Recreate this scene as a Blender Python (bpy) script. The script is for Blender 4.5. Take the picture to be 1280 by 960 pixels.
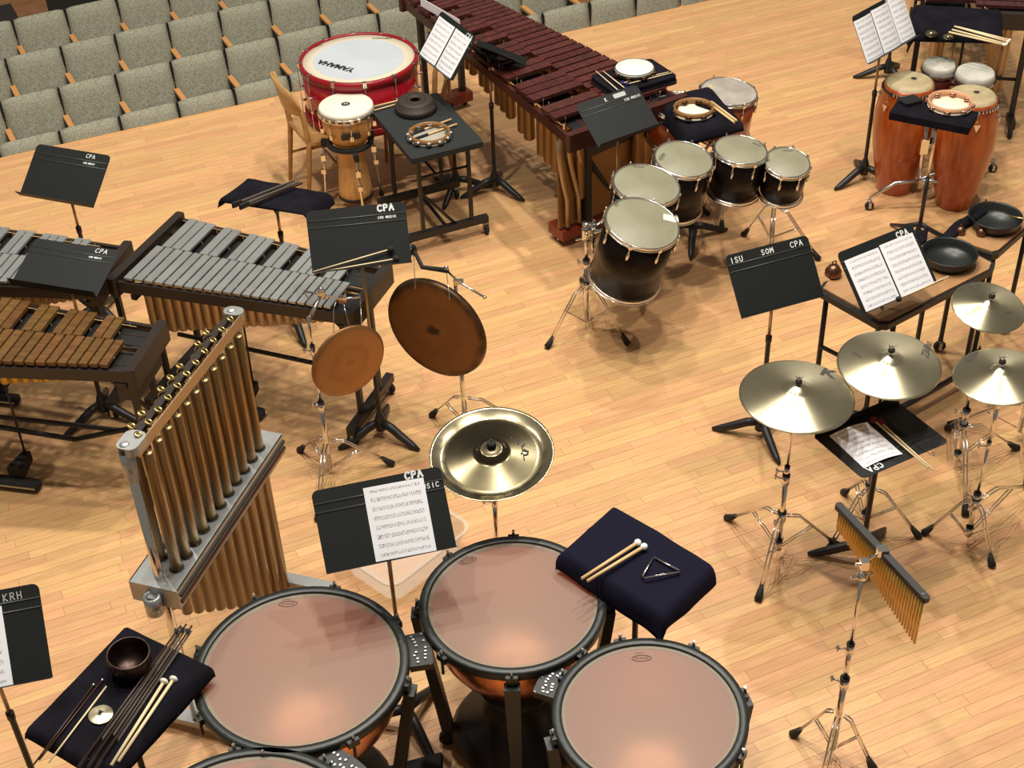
import bpy, bmesh, math, random
from mathutils import Matrix, Vector, noise
random.seed(7)
PI = math.pi
R = math.radians
SC = bpy.context.scene
COL = SC.collection
for o in list(bpy.data.objects): bpy.data.objects.remove(o)

# ---------------------------------------------------------------- camera
CH = 4.9; FPX = 1780.0; PITCH = R(38.1); ROLL = R(2.4)
_fw = Vector((0, math.cos(PITCH), -math.sin(PITCH)))
_u0 = Vector((0, math.sin(PITCH), math.cos(PITCH)))
_r0 = Vector((1, 0, 0))
_R = _r0*math.cos(ROLL) - _u0*math.sin(ROLL)
_D = -_u0*math.cos(ROLL) - _r0*math.sin(ROLL)
cam_d = bpy.data.cameras.new('camera'); cam = bpy.data.objects.new('camera', cam_d); COL.objects.link(cam)
cam_d.sensor_fit = 'HORIZONTAL'; cam_d.sensor_width = 36; cam_d.lens = FPX/1280*36
cam_d.clip_end = 100
m = Matrix((_R, -_D, -_fw)).transposed().to_4x4(); m.translation = Vector((0, 0, CH))
cam.matrix_world = m
SC.camera = cam

def P(x, y, z=0.0):
    "point of the world at height z that stands behind a place of the photograph"
    d = _fw + _R*((x-640)/FPX) + _D*((y-480)/FPX)
    return Vector((0, 0, CH)) + d*((z-CH)/d.z)

# ---------------------------------------------------------------- world, lamps, exposure
w = bpy.data.worlds.new('world'); SC.world = w; w.use_nodes = True
w.node_tree.nodes['Background'].inputs[0].default_value = (1.0, .91, .80, 1)
w.node_tree.nodes['Background'].inputs[1].default_value = 0.17
SC.view_settings.view_transform = 'Standard'; SC.view_settings.look = 'None'
SC.view_settings.gamma = 1; SC.view_settings.use_curve_mapping = False
SC.view_settings.exposure = 0.06
LAMPS = [(-2.2, 5.0), (1.4, 4.6), (-0.4, 8.2), (3.2, 7.6), (0.2, 6.2), (-3.6, 8.4), (1.8, 10.4)]
for lx, ly in LAMPS:
    ld = bpy.data.lights.new('stage_lamp', 'SPOT'); ld.energy = 800; ld.color = (1, .94, .85)
    ld.shadow_soft_size = .14; ld.spot_size = R(130); ld.spot_blend = .6
    lo = bpy.data.objects.new('stage_lamp', ld); lo.location = (lx, ly-.6, 9.5); COL.objects.link(lo)

# ---------------------------------------------------------------- helpers
def T(x, y, z): return Matrix.Translation((x, y, z))
def RZ(a): return Matrix.Rotation(a, 4, 'Z')
def RX(a): return Matrix.Rotation(a, 4, 'X')
def RY(a): return Matrix.Rotation(a, 4, 'Y')
I4 = Matrix.Identity(4)
def align(p, q):
    d = Vector(q)-Vector(p)
    return T(*p) @ d.to_track_quat('Z', 'Y').to_matrix().to_4x4()

class MB:
    def __init__(s): s.v = []; s.f = []; s.sm = []
    def add(s, vs, fs, M=None, smooth=False):
        b = len(s.v)
        for q in vs:
            q = Vector(q)
            if M is not None: q = M @ q
            s.v.append(tuple(q))
        for f in fs: s.f.append([i+b for i in f]); s.sm.append(smooth)
        return s
    def box(s, x0, y0, z0, x1, y1, z1, M=None):
        vs = [(x0,y0,z0),(x1,y0,z0),(x1,y1,z0),(x0,y1,z0),(x0,y0,z1),(x1,y0,z1),(x1,y1,z1),(x0,y1,z1)]
        return s.add(vs, [(3,2,1,0),(4,5,6,7),(0,1,5,4),(1,2,6,5),(2,3,7,6),(3,0,4,7)], M)
    def cbox(s, c, d, M=None):
        return s.box(c[0]-d[0]/2,c[1]-d[1]/2,c[2]-d[2]/2,c[0]+d[0]/2,c[1]+d[1]/2,c[2]+d[2]/2, M)
    def prism(s, pts, z0, z1, M=None, smooth=False):
        n = len(pts)
        vs = [(p[0],p[1],z0) for p in pts]+[(p[0],p[1],z1) for p in pts]
        fs = [tuple(range(n-1,-1,-1)), tuple(range(n,2*n))]
        for i in range(n):
            j = (i+1) % n; fs.append((i,j,n+j,n+i))
        return s.add(vs, fs, M, smooth)
    def rod(s, p, q, r, r2=None, n=8, M=None):
        r2 = r if r2 is None else r2
        A = align(p, q); L = (Vector(q)-Vector(p)).length
        if M is not None: A = M @ A
        return s.lathe([(0,0),(r,0),(r2,L),(0,L)], n, A, flat=True)
    def lathe(s, prof, n=24, M=None, flat=False, smooth=True, a0=0, closed=False):
        "profile of (radius, height) turned about Z"
        vs = []; rows = []
        for r, z in prof:
            if r < 1e-6: rows.append([len(vs)]); vs.append((0,0,z))
            else:
                rows.append(list(range(len(vs), len(vs)+n)))
                vs += [(r*math.cos(a0+2*PI*i/n), r*math.sin(a0+2*PI*i/n), z) for i in range(n)]
        b = len(s.v)
        s.add(vs, [], M)
        pairs = list(zip(rows[:-1], rows[1:]))
        if closed: pairs.append((rows[-1], rows[0]))
        for k, (A, B) in enumerate(pairs):
            for i in range(n):
                j = (i+1) % n
                if len(A) == 1 and len(B) == 1: continue
                if len(A) == 1: f = (A[0], B[i], B[j]) ; f = (A[0], B[j], B[i])
                elif len(B) == 1: f = (A[i], A[j], B[0])
                else: f = (A[i], A[j], B[j], B[i])
                s.f.append([q+b for q in f])
                s.sm.append(smooth and not (flat and (len(A) == 1 or len(B) == 1)))
        return s
    def tube(s, pts, r, n=8, closed=False, M=None):
        pts = [Vector(p) for p in pts]; N = len(pts)
        rs = r if isinstance(r, (list, tuple)) else [r]*N
        up = Vector((0,0,1)); b0 = len(s.v); prev = None
        for i, p in enumerate(pts):
            a = pts[(i-1) % N] if (closed or i > 0) else p
            c = pts[(i+1) % N] if (closed or i < N-1) else p
            t = (c-a).normalized()
            u = (prev - t*prev.dot(t)) if prev is not None else t.cross(up if abs(t.z) < .95 else Vector((1,0,0)))
            if u.length < 1e-5: u = t.cross(Vector((0,1,.3)))
            u.normalize(); prev = u; v_ = t.cross(u)
            for k in range(n):
                q = p + (u*math.cos(2*PI*k/n)+v_*math.sin(2*PI*k/n))*rs[i]
                if M is not None: q = M @ q
                s.v.append(tuple(q))
        for i in range(N if closed else N-1):
            j = (i+1) % N
            for k in range(n):
                l = (k+1) % n
                s.f.append([b0+i*n+k, b0+i*n+l, b0+j*n+l, b0+j*n+k]); s.sm.append(True)
        if not closed:
            s.f.append([b0+k for k in range(n-1,-1,-1)]); s.sm.append(False)
            s.f.append([b0+(N-1)*n+k for k in range(n)]); s.sm.append(False)
        return s
    def ball(s, c, r, n=12, M=None, sz=1.0):
        A = T(*c)
        if M is not None: A = M @ A
        return s.lathe([(r*math.sin(PI*i/8), -r*sz*math.cos(PI*i/8)) for i in range(9)], n, A)
    def ring(s, r, rr, M=None, n=32, m=8, sz=1.0):
        return s.lathe([(r+rr*math.cos(2*PI*i/m), rr*sz*math.sin(2*PI*i/m)) for i in range(m)], n, M, closed=True)
    def build(s, name, mat, parent=None, loc=None):
        me = bpy.data.meshes.new(name)
        me.from_pydata(s.v, [], s.f)
        me.polygons.foreach_set('use_smooth', s.sm)
        me.materials.append(mat)
        bm = bmesh.new(); bm.from_mesh(me); bmesh.ops.recalc_face_normals(bm, faces=bm.faces); bm.to_mesh(me); bm.free()
        o = bpy.data.objects.new(name, me); COL.objects.link(o)
        if parent is not None: o.parent = parent
        if loc is not None: o.location = loc
        return o

def tag(o, label=None, cat=None, group=None, kind=None):
    if label: o['label'] = label
    if cat: o['category'] = cat
    if group: o['group'] = group
    if kind: o['kind'] = kind
    return o
def thing(name, label, cat, M=None, group=None):
    o = bpy.data.objects.new(name, None); COL.objects.link(o); o.empty_display_size = .05
    if M is not None: o.matrix_world = M
    return tag(o, label, cat, group)
def rrect(w, h, r, n=4, cx=0, cy=0, which=(1,1,1,1)):
    "rounded rectangle, corners order: BL BR TR TL"
    out = []
    for i, (sx, sy) in enumerate(((-1,-1),(1,-1),(1,1),(-1,1))):
        if which[i]:
            for k in range(n+1):
                a = PI+PI/2*i + PI/2*k/n
                out.append((cx+sx*(w/2-r)+r*math.cos(a), cy+sy*(h/2-r)+r*math.sin(a)))
        else: out.append((cx+sx*w/2, cy+sy*h/2))
    return out

# ---------------------------------------------------------------- materials
def mat(name, col, rough=.5, metal=0.0, **k):
    m = bpy.data.materials.new(name); m.use_nodes = True
    b = m.node_tree.nodes['Principled BSDF']
    b.inputs['Base Color'].default_value = (*col, 1)
    b.inputs['Roughness'].default_value = rough; b.inputs['Metallic'].default_value = metal
    for kk, vv in k.items():
        b.inputs[kk.replace('_', ' ')].default_value = vv
    return m
def noisy(m, c1, c2, scale=20, stretch=(1,1,1), rot=0, detail=4, lo=.35, hi=.65, bump=0, rnd=0.0, coord='Object', dist=0):
    nt = m.node_tree; N = nt.nodes; L = nt.links; b = N['Principled BSDF']
    tc = N.new('ShaderNodeTexCoord'); mp = N.new('ShaderNodeMapping')
    mp.inputs['Scale'].default_value = stretch; mp.inputs['Rotation'].default_value = (0,0,rot)
    if rot:
        mp0 = N.new('ShaderNodeMapping'); mp0.inputs['Rotation'].default_value = (0,0,rot)
        mp.inputs['Rotation'].default_value = (0,0,0)
        L.new(tc.outputs[coord], mp0.inputs[0]); L.new(mp0.outputs[0], mp.inputs[0])
    else: L.new(tc.outputs[coord], mp.inputs[0])
    nz = N.new('ShaderNodeTexNoise'); nz.inputs['Scale'].default_value = scale; nz.inputs['Detail'].default_value = detail
    nz.inputs['Distortion'].default_value = dist
    L.new(mp.outputs[0], nz.inputs['Vector'])
    cr = N.new('ShaderNodeValToRGB'); e = cr.color_ramp.elements
    e[0].position = lo; e[1].position = hi; e[0].color = (*c1, 1); e[1].color = (*c2, 1)
    L.new(nz.outputs[0], cr.inputs[0]); out = cr.outputs[0]
    if rnd:
        oi = N.new('ShaderNodeObjectInfo'); ge = N.new('ShaderNodeNewGeometry')
        ad = N.new('ShaderNodeMath'); ad.operation = 'ADD'; L.new(oi.outputs['Random'], ad.inputs[0]); L.new(ge.outputs['Random Per Island'], ad.inputs[1])
        fr = N.new('ShaderNodeMath'); fr.operation = 'FRACT'; L.new(ad.outputs[0], fr.inputs[0])
        mr = N.new('ShaderNodeMapRange'); mr.inputs[3].default_value = 1-rnd; mr.inputs[4].default_value = 1+rnd*.55
        L.new(fr.outputs[0], mr.inputs[0])
        hs = N.new('ShaderNodeHueSaturation'); L.new(mr.outputs[0], hs.inputs['Value']); L.new(out, hs.inputs['Color'])
        m4 = N.new('ShaderNodeMath'); m4.operation = 'MULTIPLY'; m4.inputs[1].default_value = 7.31
        L.new(fr.outputs[0], m4.inputs[0]); f2 = N.new('ShaderNodeMath'); f2.operation = 'FRACT'; L.new(m4.outputs[0], f2.inputs[0])
        mh = N.new('ShaderNodeMapRange'); mh.inputs[3].default_value = .488; mh.inputs[4].default_value = .506
        L.new(f2.outputs[0], mh.inputs[0]); L.new(mh.outputs[0], hs.inputs['Hue'])
        cx = N.new('ShaderNodeCombineXYZ'); m3 = N.new('ShaderNodeMath'); m3.operation = 'MULTIPLY'; m3.inputs[1].default_value = 37
        L.new(fr.outputs[0], m3.inputs[0]); L.new(m3.outputs[0], cx.inputs[2]); L.new(m3.outputs[0], cx.inputs[0]); L.new(cx.outputs[0], mp.inputs['Location'])
        out = hs.outputs[0]
    L.new(out, b.inputs['Base Color'])
    if bump:
        bp = N.new('ShaderNodeBump'); bp.inputs['Strength'].default_value = bump; bp.inputs['Distance'].default_value = .004
        L.new(nz.outputs[0], bp.inputs['Height']); L.new(bp.outputs[0], b.inputs['Normal'])
    return m
BOARD_ANG = R(22.5)
def dull(m, v):
    m.node_tree.nodes['Principled BSDF'].inputs['Specular IOR Level'].default_value = v; return m
M_ = {}
M_['floor'] = noisy(mat('maple_boards', (.7,.4,.18), .42), (.60,.335,.135), (.74,.445,.20), 5, (1.2, 22, 1), -BOARD_ANG, 5, .3, .7, rnd=.11, dist=.4)
M_['floor_base'] = mat('board_joint_dark', (.25,.13,.05), .8)
M_['brown_floor'] = noisy(mat('house_floor_brown', (.3,.13,.05), .6), (.28,.12,.045), (.36,.17,.07), 6)
M_['seat'] = noisy(mat('speckled_seat_fabric', (.3,.28,.2), .95), (.25,.245,.175), (.44,.43,.325), 95, detail=8, lo=.38, hi=.62, bump=.5)
M_['armwood'] = mat('orange_armrest_wood', (.75,.36,.12), .4)
M_['black'] = mat('black_paint', (.012,.012,.012), .45)
M_['desk'] = dull(noisy(mat('black_desk_enamel', (.02,.022,.021), .5), (.009,.0105,.010), (.015,.0165,.016), 300, bump=.1), .3)
M_['ridge'] = mat('highlit_desk_ridge', (.05,.055,.05), .35)  # lighter than the desk: the highlight on the creases is put into the colour
M_['rubber'] = mat('black_rubber', (.012,.011,.01), .75)
M_['cloth'] = dull(noisy(mat('black_velvet_cloth', (.015,.012,.02), .95), (.004,.0035,.006), (.009,.0075,.013), 9), .15)
M_['chrome'] = mat('chrome', (.8,.77,.72), .13, 1)
M_['steel'] = mat('dull_steel', (.55,.55,.54), .35, 1)
M_['bronze_tube'] = mat('tan_inner_tube', (.42,.31,.2), .35, .8)
M_['paper'] = mat('white_paper', (.86,.86,.88), .7)
M_['white'] = mat('white_marking', (.85,.88,.85), .6)
M_['ink'] = mat('black_ink', (.02,.02,.02), .6)
M_['grey_ink'] = mat('grey_ink', (.055,.05,.04), .6)
M_['red_wrap'] = mat('glossy_red_drum_shell', (.34,.006,.016), .2, 0, Coat_Weight=.5)
M_['red_hoop'] = mat('deep_red_hoop', (.27,.006,.012), .28)
M_['bd_head'] = noisy(mat('smooth_white_bass_head', (.66,.69,.70), .45), (.45,.49,.53), (.50,.54,.57), 3)
M_['bd_edge'] = mat('cream_head_edge', (.60,.54,.40), .5)
M_['tom_head'] = noisy(mat('coated_tom_head', (.37,.36,.26), .42), (.235,.225,.145), (.28,.268,.18), 6)
M_['tom_shell'] = dull(mat('black_tom_shell', (.008,.005,.004), .28), .22)
M_['field_head'] = noisy(mat('worn_grey_head', (.35,.32,.27), .35), (.31,.27,.23), (.42,.38,.33), 9)
M_['field_shell'] = mat('mahogany_drum_shell', (.30,.055,.012), .3, 0, Coat_Weight=.4)
M_['conga'] = noisy(mat('amber_lacquered_conga_wood', (.4,.08,.01), .3, 0, Coat_Weight=.5), (.29,.045,.004), (.43,.085,.008), 6, (5,5,.6))
M_['rawhide'] = noisy(mat('rawhide_head', (.42,.33,.17), .6), (.36,.28,.14), (.5,.41,.24), 10)
M_['hide_white'] = noisy(mat('pale_bongo_head', (.5,.49,.42), .6), (.42,.41,.35), (.58,.56,.48), 8)
M_['bongo'] = mat('dark_cherry_shell', (.12,.02,.015), .3)
M_['djembe_wood'] = noisy(mat('djembe_wood', (.6,.32,.1), .4), (.52,.26,.075), (.66,.38,.14), 5, (6,6,.8))
M_['djembe_head'] = mat('cream_djembe_head', (.78,.74,.6), .5)
M_['chairwood'] = noisy(mat('oak_chair_wood', (.45,.25,.09), .4), (.38,.2,.065), (.5,.29,.11), 8, (1,1,4))
M_['rosewood'] = noisy(mat('rosewood_bar', (.10,.02,.014), .38), (.050,.011,.009), (.10,.024,.017), 9, (1,6,1), rnd=.22)
M_['rosewood_dk'] = noisy(mat('dark_rosewood_bar', (.05,.018,.015), .3), (.035,.012,.010), (.07,.024,.02), 9, (1,6,1), rnd=.2)
M_['marframe'] = noisy(mat('mahogany_frame', (.09,.018,.01), .32), (.045,.012,.008), (.075,.020,.013), 6)
M_['redframe'] = mat('red_brown_rail', (.22,.03,.012), .3)
M_['gold_tube'] = mat('gold_brown_resonator', (.30,.175,.07), .40, .7)
M_['gold_tube2'] = mat('champagne_resonator', (.47,.34,.2), .38, .7)
M_['brass_tube'] = mat('bright_brass_resonator', (.62,.38,.07), .35, .8)
M_['vibebar'] = noisy(mat('satin_aluminium_bar', (.46,.48,.46), .32, .75), (.50,.52,.51), (.60,.62,.60), 4, rnd=.06)
M_['xylobar'] = noisy(mat('brown_xylophone_bar', (.26,.12,.025), .35), (.105,.052,.013), (.17,.086,.022), 10, (1,6,1), rnd=.16)
M_['kframe'] = mat('dark_brown_keyboard_rail', (.022,.015,.012), .4)
M_['post'] = mat('steel_bar_post', (.45,.42,.36), .3, 1)
M_['chimetube'] = mat('brass_chime_tube', (.30,.20,.09), .38, .85)
M_['chimebox'] = noisy(mat('grey_damper_box', (.42,.43,.42), .38, .7), (.38,.39,.38), (.46,.47,.46), 6)
M_['gold'] = mat('polished_brass', (.8,.6,.2), .2, 1)
M_['tan'] = mat('maple_stick', (.72,.48,.22), .5)
M_['rattan'] = mat('pale_rattan', (.78,.62,.36), .5)
M_['bowhair'] = mat('grey_bow_hair', (.13,.11,.09), .6)
M_['felt'] = mat('cream_felt', (.78,.74,.6), .9)
M_['felt_white'] = mat('white_felt', (.85,.85,.84), .8)
M_['yarn_black'] = mat('black_yarn', (.012,.012,.014), .9)
M_['yarn_red'] = mat('dark_red_yarn', (.16,.008,.02), .9)
M_['yarn_blue'] = mat('navy_yarn', (.02,.02,.12), .9)
M_['darkwood'] = mat('dark_brown_bow_stick', (.05,.02,.009), .4)
M_['tanboard'] = noisy(mat('tan_table_board', (.40,.21,.09), .5), (.36,.185,.075), (.44,.24,.105), 5)
M_['iron'] = mat('cast_iron', (.045,.033,.027), .6, .3)
M_['bell'] = mat('dark_copper_bell', (.2,.1,.06), .35, .9)
M_['blackpan'] = mat('black_enamel_bowl', (.012,.014,.013), .35)
M_['copper'] = mat('polished_copper_bowl', (.78,.30,.13), .22, 1)
M_['copper_in'] = mat('brushed_copper_interior', (.80,.36,.18), .5, 1)
M_['timprim'] = mat('dark_green_black_rim', (.014,.017,.015), .4)
M_['barchime'] = mat('gold_bar_chime', (.62,.36,.06), .3, .8)
M_['grey'] = mat('grey_tape', (.45,.45,.43), .6)
M_['pink'] = mat('copper_pink_jingle', (.75,.42,.3), .3, .8)
M_['rim_wood'] = mat('tambourine_wood', (.27,.13,.04), .4)
M_['darkhall'] = mat('dark_partition', (.02,.018,.015), .7)

def cymbal_mat(name, c1, c2, rough):
    m = mat(name, c1, rough, 1); nt = m.node_tree; N = nt.nodes; L = nt.links; b = N['Principled BSDF']
    b.inputs['Anisotropic'].default_value = .8; b.inputs['Anisotropic Rotation'].default_value = .25
    tg = N.new('ShaderNodeTangent'); tg.direction_type = 'RADIAL'; tg.axis = 'Z'; L.new(tg.outputs[0], b.inputs['Tangent'])
    tc = N.new('ShaderNodeTexCoord'); ln = N.new('ShaderNodeVectorMath'); ln.operation = 'LENGTH'; L.new(tc.outputs['Object'], ln.inputs[0])
    cx = N.new('ShaderNodeCombineXYZ'); L.new(ln.outputs['Value'], cx.inputs[0])
    nz = N.new('ShaderNodeTexNoise'); nz.inputs['Scale'].default_value = 260; nz.inputs['Detail'].default_value = 3; L.new(cx.outputs[0], nz.inputs['Vector'])
    n2 = N.new('ShaderNodeTexNoise'); n2.inputs['Scale'].default_value = 9; n2.inputs['Detail'].default_value = 5; L.new(tc.outputs['Object'], n2.inputs['Vector'])
    cr = N.new('ShaderNodeValToRGB'); e = cr.color_ramp.elements; e[0].position = .35; e[1].position = .65; e[0].color = (*c1,1); e[1].color = (*c2,1)
    mx = N.new('ShaderNodeMath'); mx.operation = 'MULTIPLY_ADD'; mx.inputs[1].default_value = .35
    L.new(nz.outputs[0], mx.inputs[0]); m5 = N.new('ShaderNodeMath'); m5.operation = 'MULTIPLY'; m5.inputs[1].default_value = .65
    L.new(n2.outputs[0], m5.inputs[0]); L.new(m5.outputs[0], mx.inputs[2]); L.new(mx.outputs[0], cr.inputs[0]); L.new(cr.outputs[0], b.inputs['Base Color'])
    bp = N.new('ShaderNodeBump'); bp.inputs['Strength'].default_value = .12; bp.inputs['Distance'].default_value = .001
    L.new(nz.outputs[0], bp.inputs['Height']); L.new(bp.outputs[0], b.inputs['Normal'])
    return m
M_['cymbal'] = cymbal_mat('bronze_cymbal', (.54,.48,.31), (.66,.60,.41), .30)
M_['china'] = cymbal_mat('tarnished_bronze_cymbal', (.16,.14,.08), (.62,.54,.33), .24)
def gong_mat(name, dark, mid, edge, r, rough=.45):
    m = mat(name, mid, rough, .65); nt = m.node_tree; N = nt.nodes; L = nt.links; b = N['Principled BSDF']
    tc = N.new('ShaderNodeTexCoord'); ln = N.new('ShaderNodeVectorMath'); ln.operation = 'LENGTH'; L.new(tc.outputs['Object'], ln.inputs[0])
    n2 = N.new('ShaderNodeTexNoise'); n2.inputs['Scale'].default_value = 12; n2.inputs['Detail'].default_value = 6; L.new(tc.outputs['Object'], n2.inputs['Vector'])
    ad = N.new('ShaderNodeMath'); ad.operation = 'MULTIPLY_ADD'; ad.inputs[1].default_value = .10; ad.inputs[2].default_value = -.05
    L.new(n2.outputs[0], ad.inputs[0]); a2 = N.new('ShaderNodeMath'); a2.operation = 'ADD'; L.new(ln.outputs['Value'], a2.inputs[0]); L.new(ad.outputs[0], a2.inputs[1])
    dv = N.new('ShaderNodeMath'); dv.operation = 'DIVIDE'; dv.inputs[1].default_value = r; L.new(a2.outputs[0], dv.inputs[0])
    cr = N.new('ShaderNodeValToRGB'); cr.color_ramp.elements[0].position = .07; cr.color_ramp.elements[0].color = (*dark,1)
    cr.color_ramp.elements[1].position = 1; cr.color_ramp.elements[1].color = (*edge,1)
    for ps, c in ((.16, mid), (.5, tuple(q*.85 for q in mid)), (.62, mid), (.85, mid)):
        e = cr.color_ramp.elements.new(ps); e.color = (*c, 1)
    L.new(dv.outputs[0], cr.inputs[0]); L.new(cr.outputs[0], b.inputs['Base Color'])
    return m
M_['gong'] = gong_mat('dark_bronze_gong', (.035,.02,.01), (.21,.095,.03), (.06,.035,.015), .287)
M_['gong2'] = gong_mat('copper_coloured_gong', (.30,.15,.055), (.36,.18,.065), (.26,.125,.045), .2, .4)

M_['china'] = gong_mat('tarnished_china_bronze', (.62,.52,.30), (.13,.11,.065), (.50,.44,.28), .235, .22)
M_['china'].node_tree.nodes['Principled BSDF'].inputs['Metallic'].default_value = 1
M_['navy'] = dull(mat('navy_cloth', (.009,.008,.02), .95), .15)

def sheet_mat():
    m = mat('printed_music', (.86,.86,.88), .7); nt = m.node_tree; N = nt.nodes; L = nt.links; b = N['Principled BSDF']
    tc = N.new('ShaderNodeTexCoord'); sp = N.new('ShaderNodeSeparateXYZ'); L.new(tc.outputs['Generated'], sp.inputs[0])
    def mt(op, a, bb=None, c=None):
        n = N.new('ShaderNodeMath'); n.operation = op
        for i, q in enumerate((a, bb, c)):
            if q is None: continue
            if isinstance(q, (int, float)): n.inputs[i].default_value = q
            else: L.new(q, n.inputs[i])
        return n.outputs[0]
    x, y = sp.outputs[0], sp.outputs[1]
    st = mt('FRACT', mt('MULTIPLY', y, 8.0))
    inst = mt('MULTIPLY', mt('GREATER_THAN', st, .3), mt('LESS_THAN', st, .75))
    lines = mt('LESS_THAN', mt('FRACT', mt('MULTIPLY', mt('SUBTRACT', st, .3), 11.2)), .22)
    inx = mt('MULTIPLY', mt('GREATER_THAN', x, .09), mt('LESS_THAN', x, .92))
    iny = mt('MULTIPLY', mt('GREATER_THAN', y, .05), mt('LESS_THAN', y, .95))
    msk = mt('MULTIPLY', inx, iny)
    nz = N.new('ShaderNodeTexNoise'); nz.inputs['Scale'].default_value = 1; nz.inputs['Detail'].default_value = 2
    mp = N.new('ShaderNodeMapping'); mp.inputs['Scale'].default_value = (70, 60, 1)
    oi = N.new('ShaderNodeObjectInfo'); av = N.new('ShaderNodeVectorMath'); av.operation = 'ADD'
    L.new(tc.outputs['Generated'], mp.inputs[0]); L.new(mp.outputs[0], av.inputs[0])
    cx = N.new('ShaderNodeCombineXYZ'); L.new(mt('MULTIPLY', oi.outputs['Random'], 90), cx.inputs[2]); L.new(cx.outputs[0], av.inputs[1]); L.new(av.outputs[0], nz.inputs['Vector'])
    notes = mt('MULTIPLY', mt('GREATER_THAN', nz.outputs[0], .55), inst)
    ink = mt('MULTIPLY', mt('MAXIMUM', mt('MULTIPLY', mt('MULTIPLY', lines, inst), .4), mt('MULTIPLY', notes, .85)), msk)
    mx = N.new('ShaderNodeMixRGB'); mx.inputs[1].default_value = (.84,.84,.87,1); mx.inputs[2].default_value = (.12,.12,.13,1)
    L.new(ink, mx.inputs[0]); L.new(mx.outputs[0], b.inputs['Base Color'])
    return m
M_['sheet'] = sheet_mat()

def film(name, col, transp, rough=.4, spec=.5):
    m = mat(name, col, rough); nt = m.node_tree; N = nt.nodes; L = nt.links; b = N['Principled BSDF']
    b.inputs['Specular IOR Level'].default_value = spec
    tr = N.new('ShaderNodeBsdfTransparent'); tl = N.new('ShaderNodeBsdfTranslucent'); tl.inputs[0].default_value = (*col,1)
    mx = N.new('ShaderNodeMixShader'); mx.inputs[0].default_value = transp
    mx2 = N.new('ShaderNodeMixShader'); mx2.inputs[0].default_value = .35
    L.new(b.outputs[0], mx2.inputs[1]); L.new(tl.outputs[0], mx2.inputs[2])
    L.new(mx2.outputs[0], mx.inputs[1]); L.new(tr.outputs[0], mx.inputs[2])
    L.new(mx.outputs[0], N['Material Output'].inputs[0])
    return m
M_['timphead'] = film('hazy_timpani_head', (.48,.365,.29), .34, .42)
M_['timphead_edge'] = film('hazy_timpani_head_edge', (.42,.37,.27), .2, .4)
M_['bin'] = film('frosted_plastic', (.80,.77,.70), .5, .25)

# ---------------------------------------------------------------- text
STROKES = {
 'C': [[(.9,.85),(.6,1),(.25,.9),(.05,.55),(.15,.15),(.5,0),(.9,.15)]],
 'P': [[(.1,0),(.1,1),(.6,1),(.85,.8),(.75,.55),(.1,.45)]],
 'A': [[(0,0),(.45,1),(.9,0)],[(.2,.38),(.72,.38)]],
 'I': [[(.5,0),(.5,1)]],
 'S': [[(.85,.85),(.5,1),(.15,.8),(.3,.55),(.75,.4),(.8,.15),(.45,0),(.1,.15)]],
 'U': [[(.1,1),(.1,.3),(.3,0),(.65,0),(.85,.3),(.85,1)]],
 'O': [[(.5,1),(.1,.7),(.1,.3),(.5,0),(.9,.3),(.9,.7),(.5,1)]],
 'M': [[(.05,0),(.1,1),(.5,.4),(.9,1),(.95,0)]],
 'K': [[(.1,0),(.1,1)],[(.8,1),(.1,.45),(.85,0)]],
 'R': [[(.1,0),(.1,1),(.6,1),(.8,.8),(.65,.55),(.1,.5)],[(.4,.5),(.85,0)]],
 'H': [[(.1,0),(.1,1)],[(.8,0),(.8,1)],[(.1,.5),(.8,.5)]],
 'N': [[(.1,0),(.1,1),(.85,0),(.85,1)]],
}
def strokes(name, text, h, th, material, parent, M, slant=0.0):
    b = MB(); x = 0
    for ch in text:
        if ch == ' ': x += .8; continue
        for pl in STROKES[ch]:
            for a, c in zip(pl[:-1], pl[1:]):
                p = Vector(((a[0]*.72+x+a[1]*slant)*h, a[1]*h, 0)); q = Vector(((c[0]*.72+x+c[1]*slant)*h, c[1]*h, 0))
                d = (q-p).normalized(); nn = Vector((-d.y, d.x, 0))*th/2; e = d*th*.3
                b.prism([tuple(p-e-nn), tuple(q+e-nn), tuple(q+e+nn), tuple(p-e+nn)], 0, .0006, M)
        x += .95
    return b.build(name, material, parent)
def printed(name, text, size, material, parent, M, shear=0.0, offset=0.0, zf=None, space=1.0):
    cu = bpy.data.curves.new(name, 'FONT'); cu.body = text; cu.size = size; cu.shear = shear; cu.offset = offset
    cu.align_x = 'CENTER'; cu.align_y = 'CENTER'; cu.resolution_u = 3; cu.space_character = space
    t = bpy.data.objects.new(name, cu); COL.objects.link(t)
    dg = bpy.context.evaluated_depsgraph_get(); me = bpy.data.meshes.new_from_object(t.evaluated_get(dg))
    bpy.data.objects.remove(t); bpy.data.curves.remove(cu)
    me.transform(M)
    if zf:
        for v in me.vertices: v.co.z = zf(math.hypot(v.co.x, v.co.y)) + .0008
    me.materials.clear(); me.materials.append(material)
    o = bpy.data.objects.new(name, me); COL.objects.link(o); o.parent = parent
    return o

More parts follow.
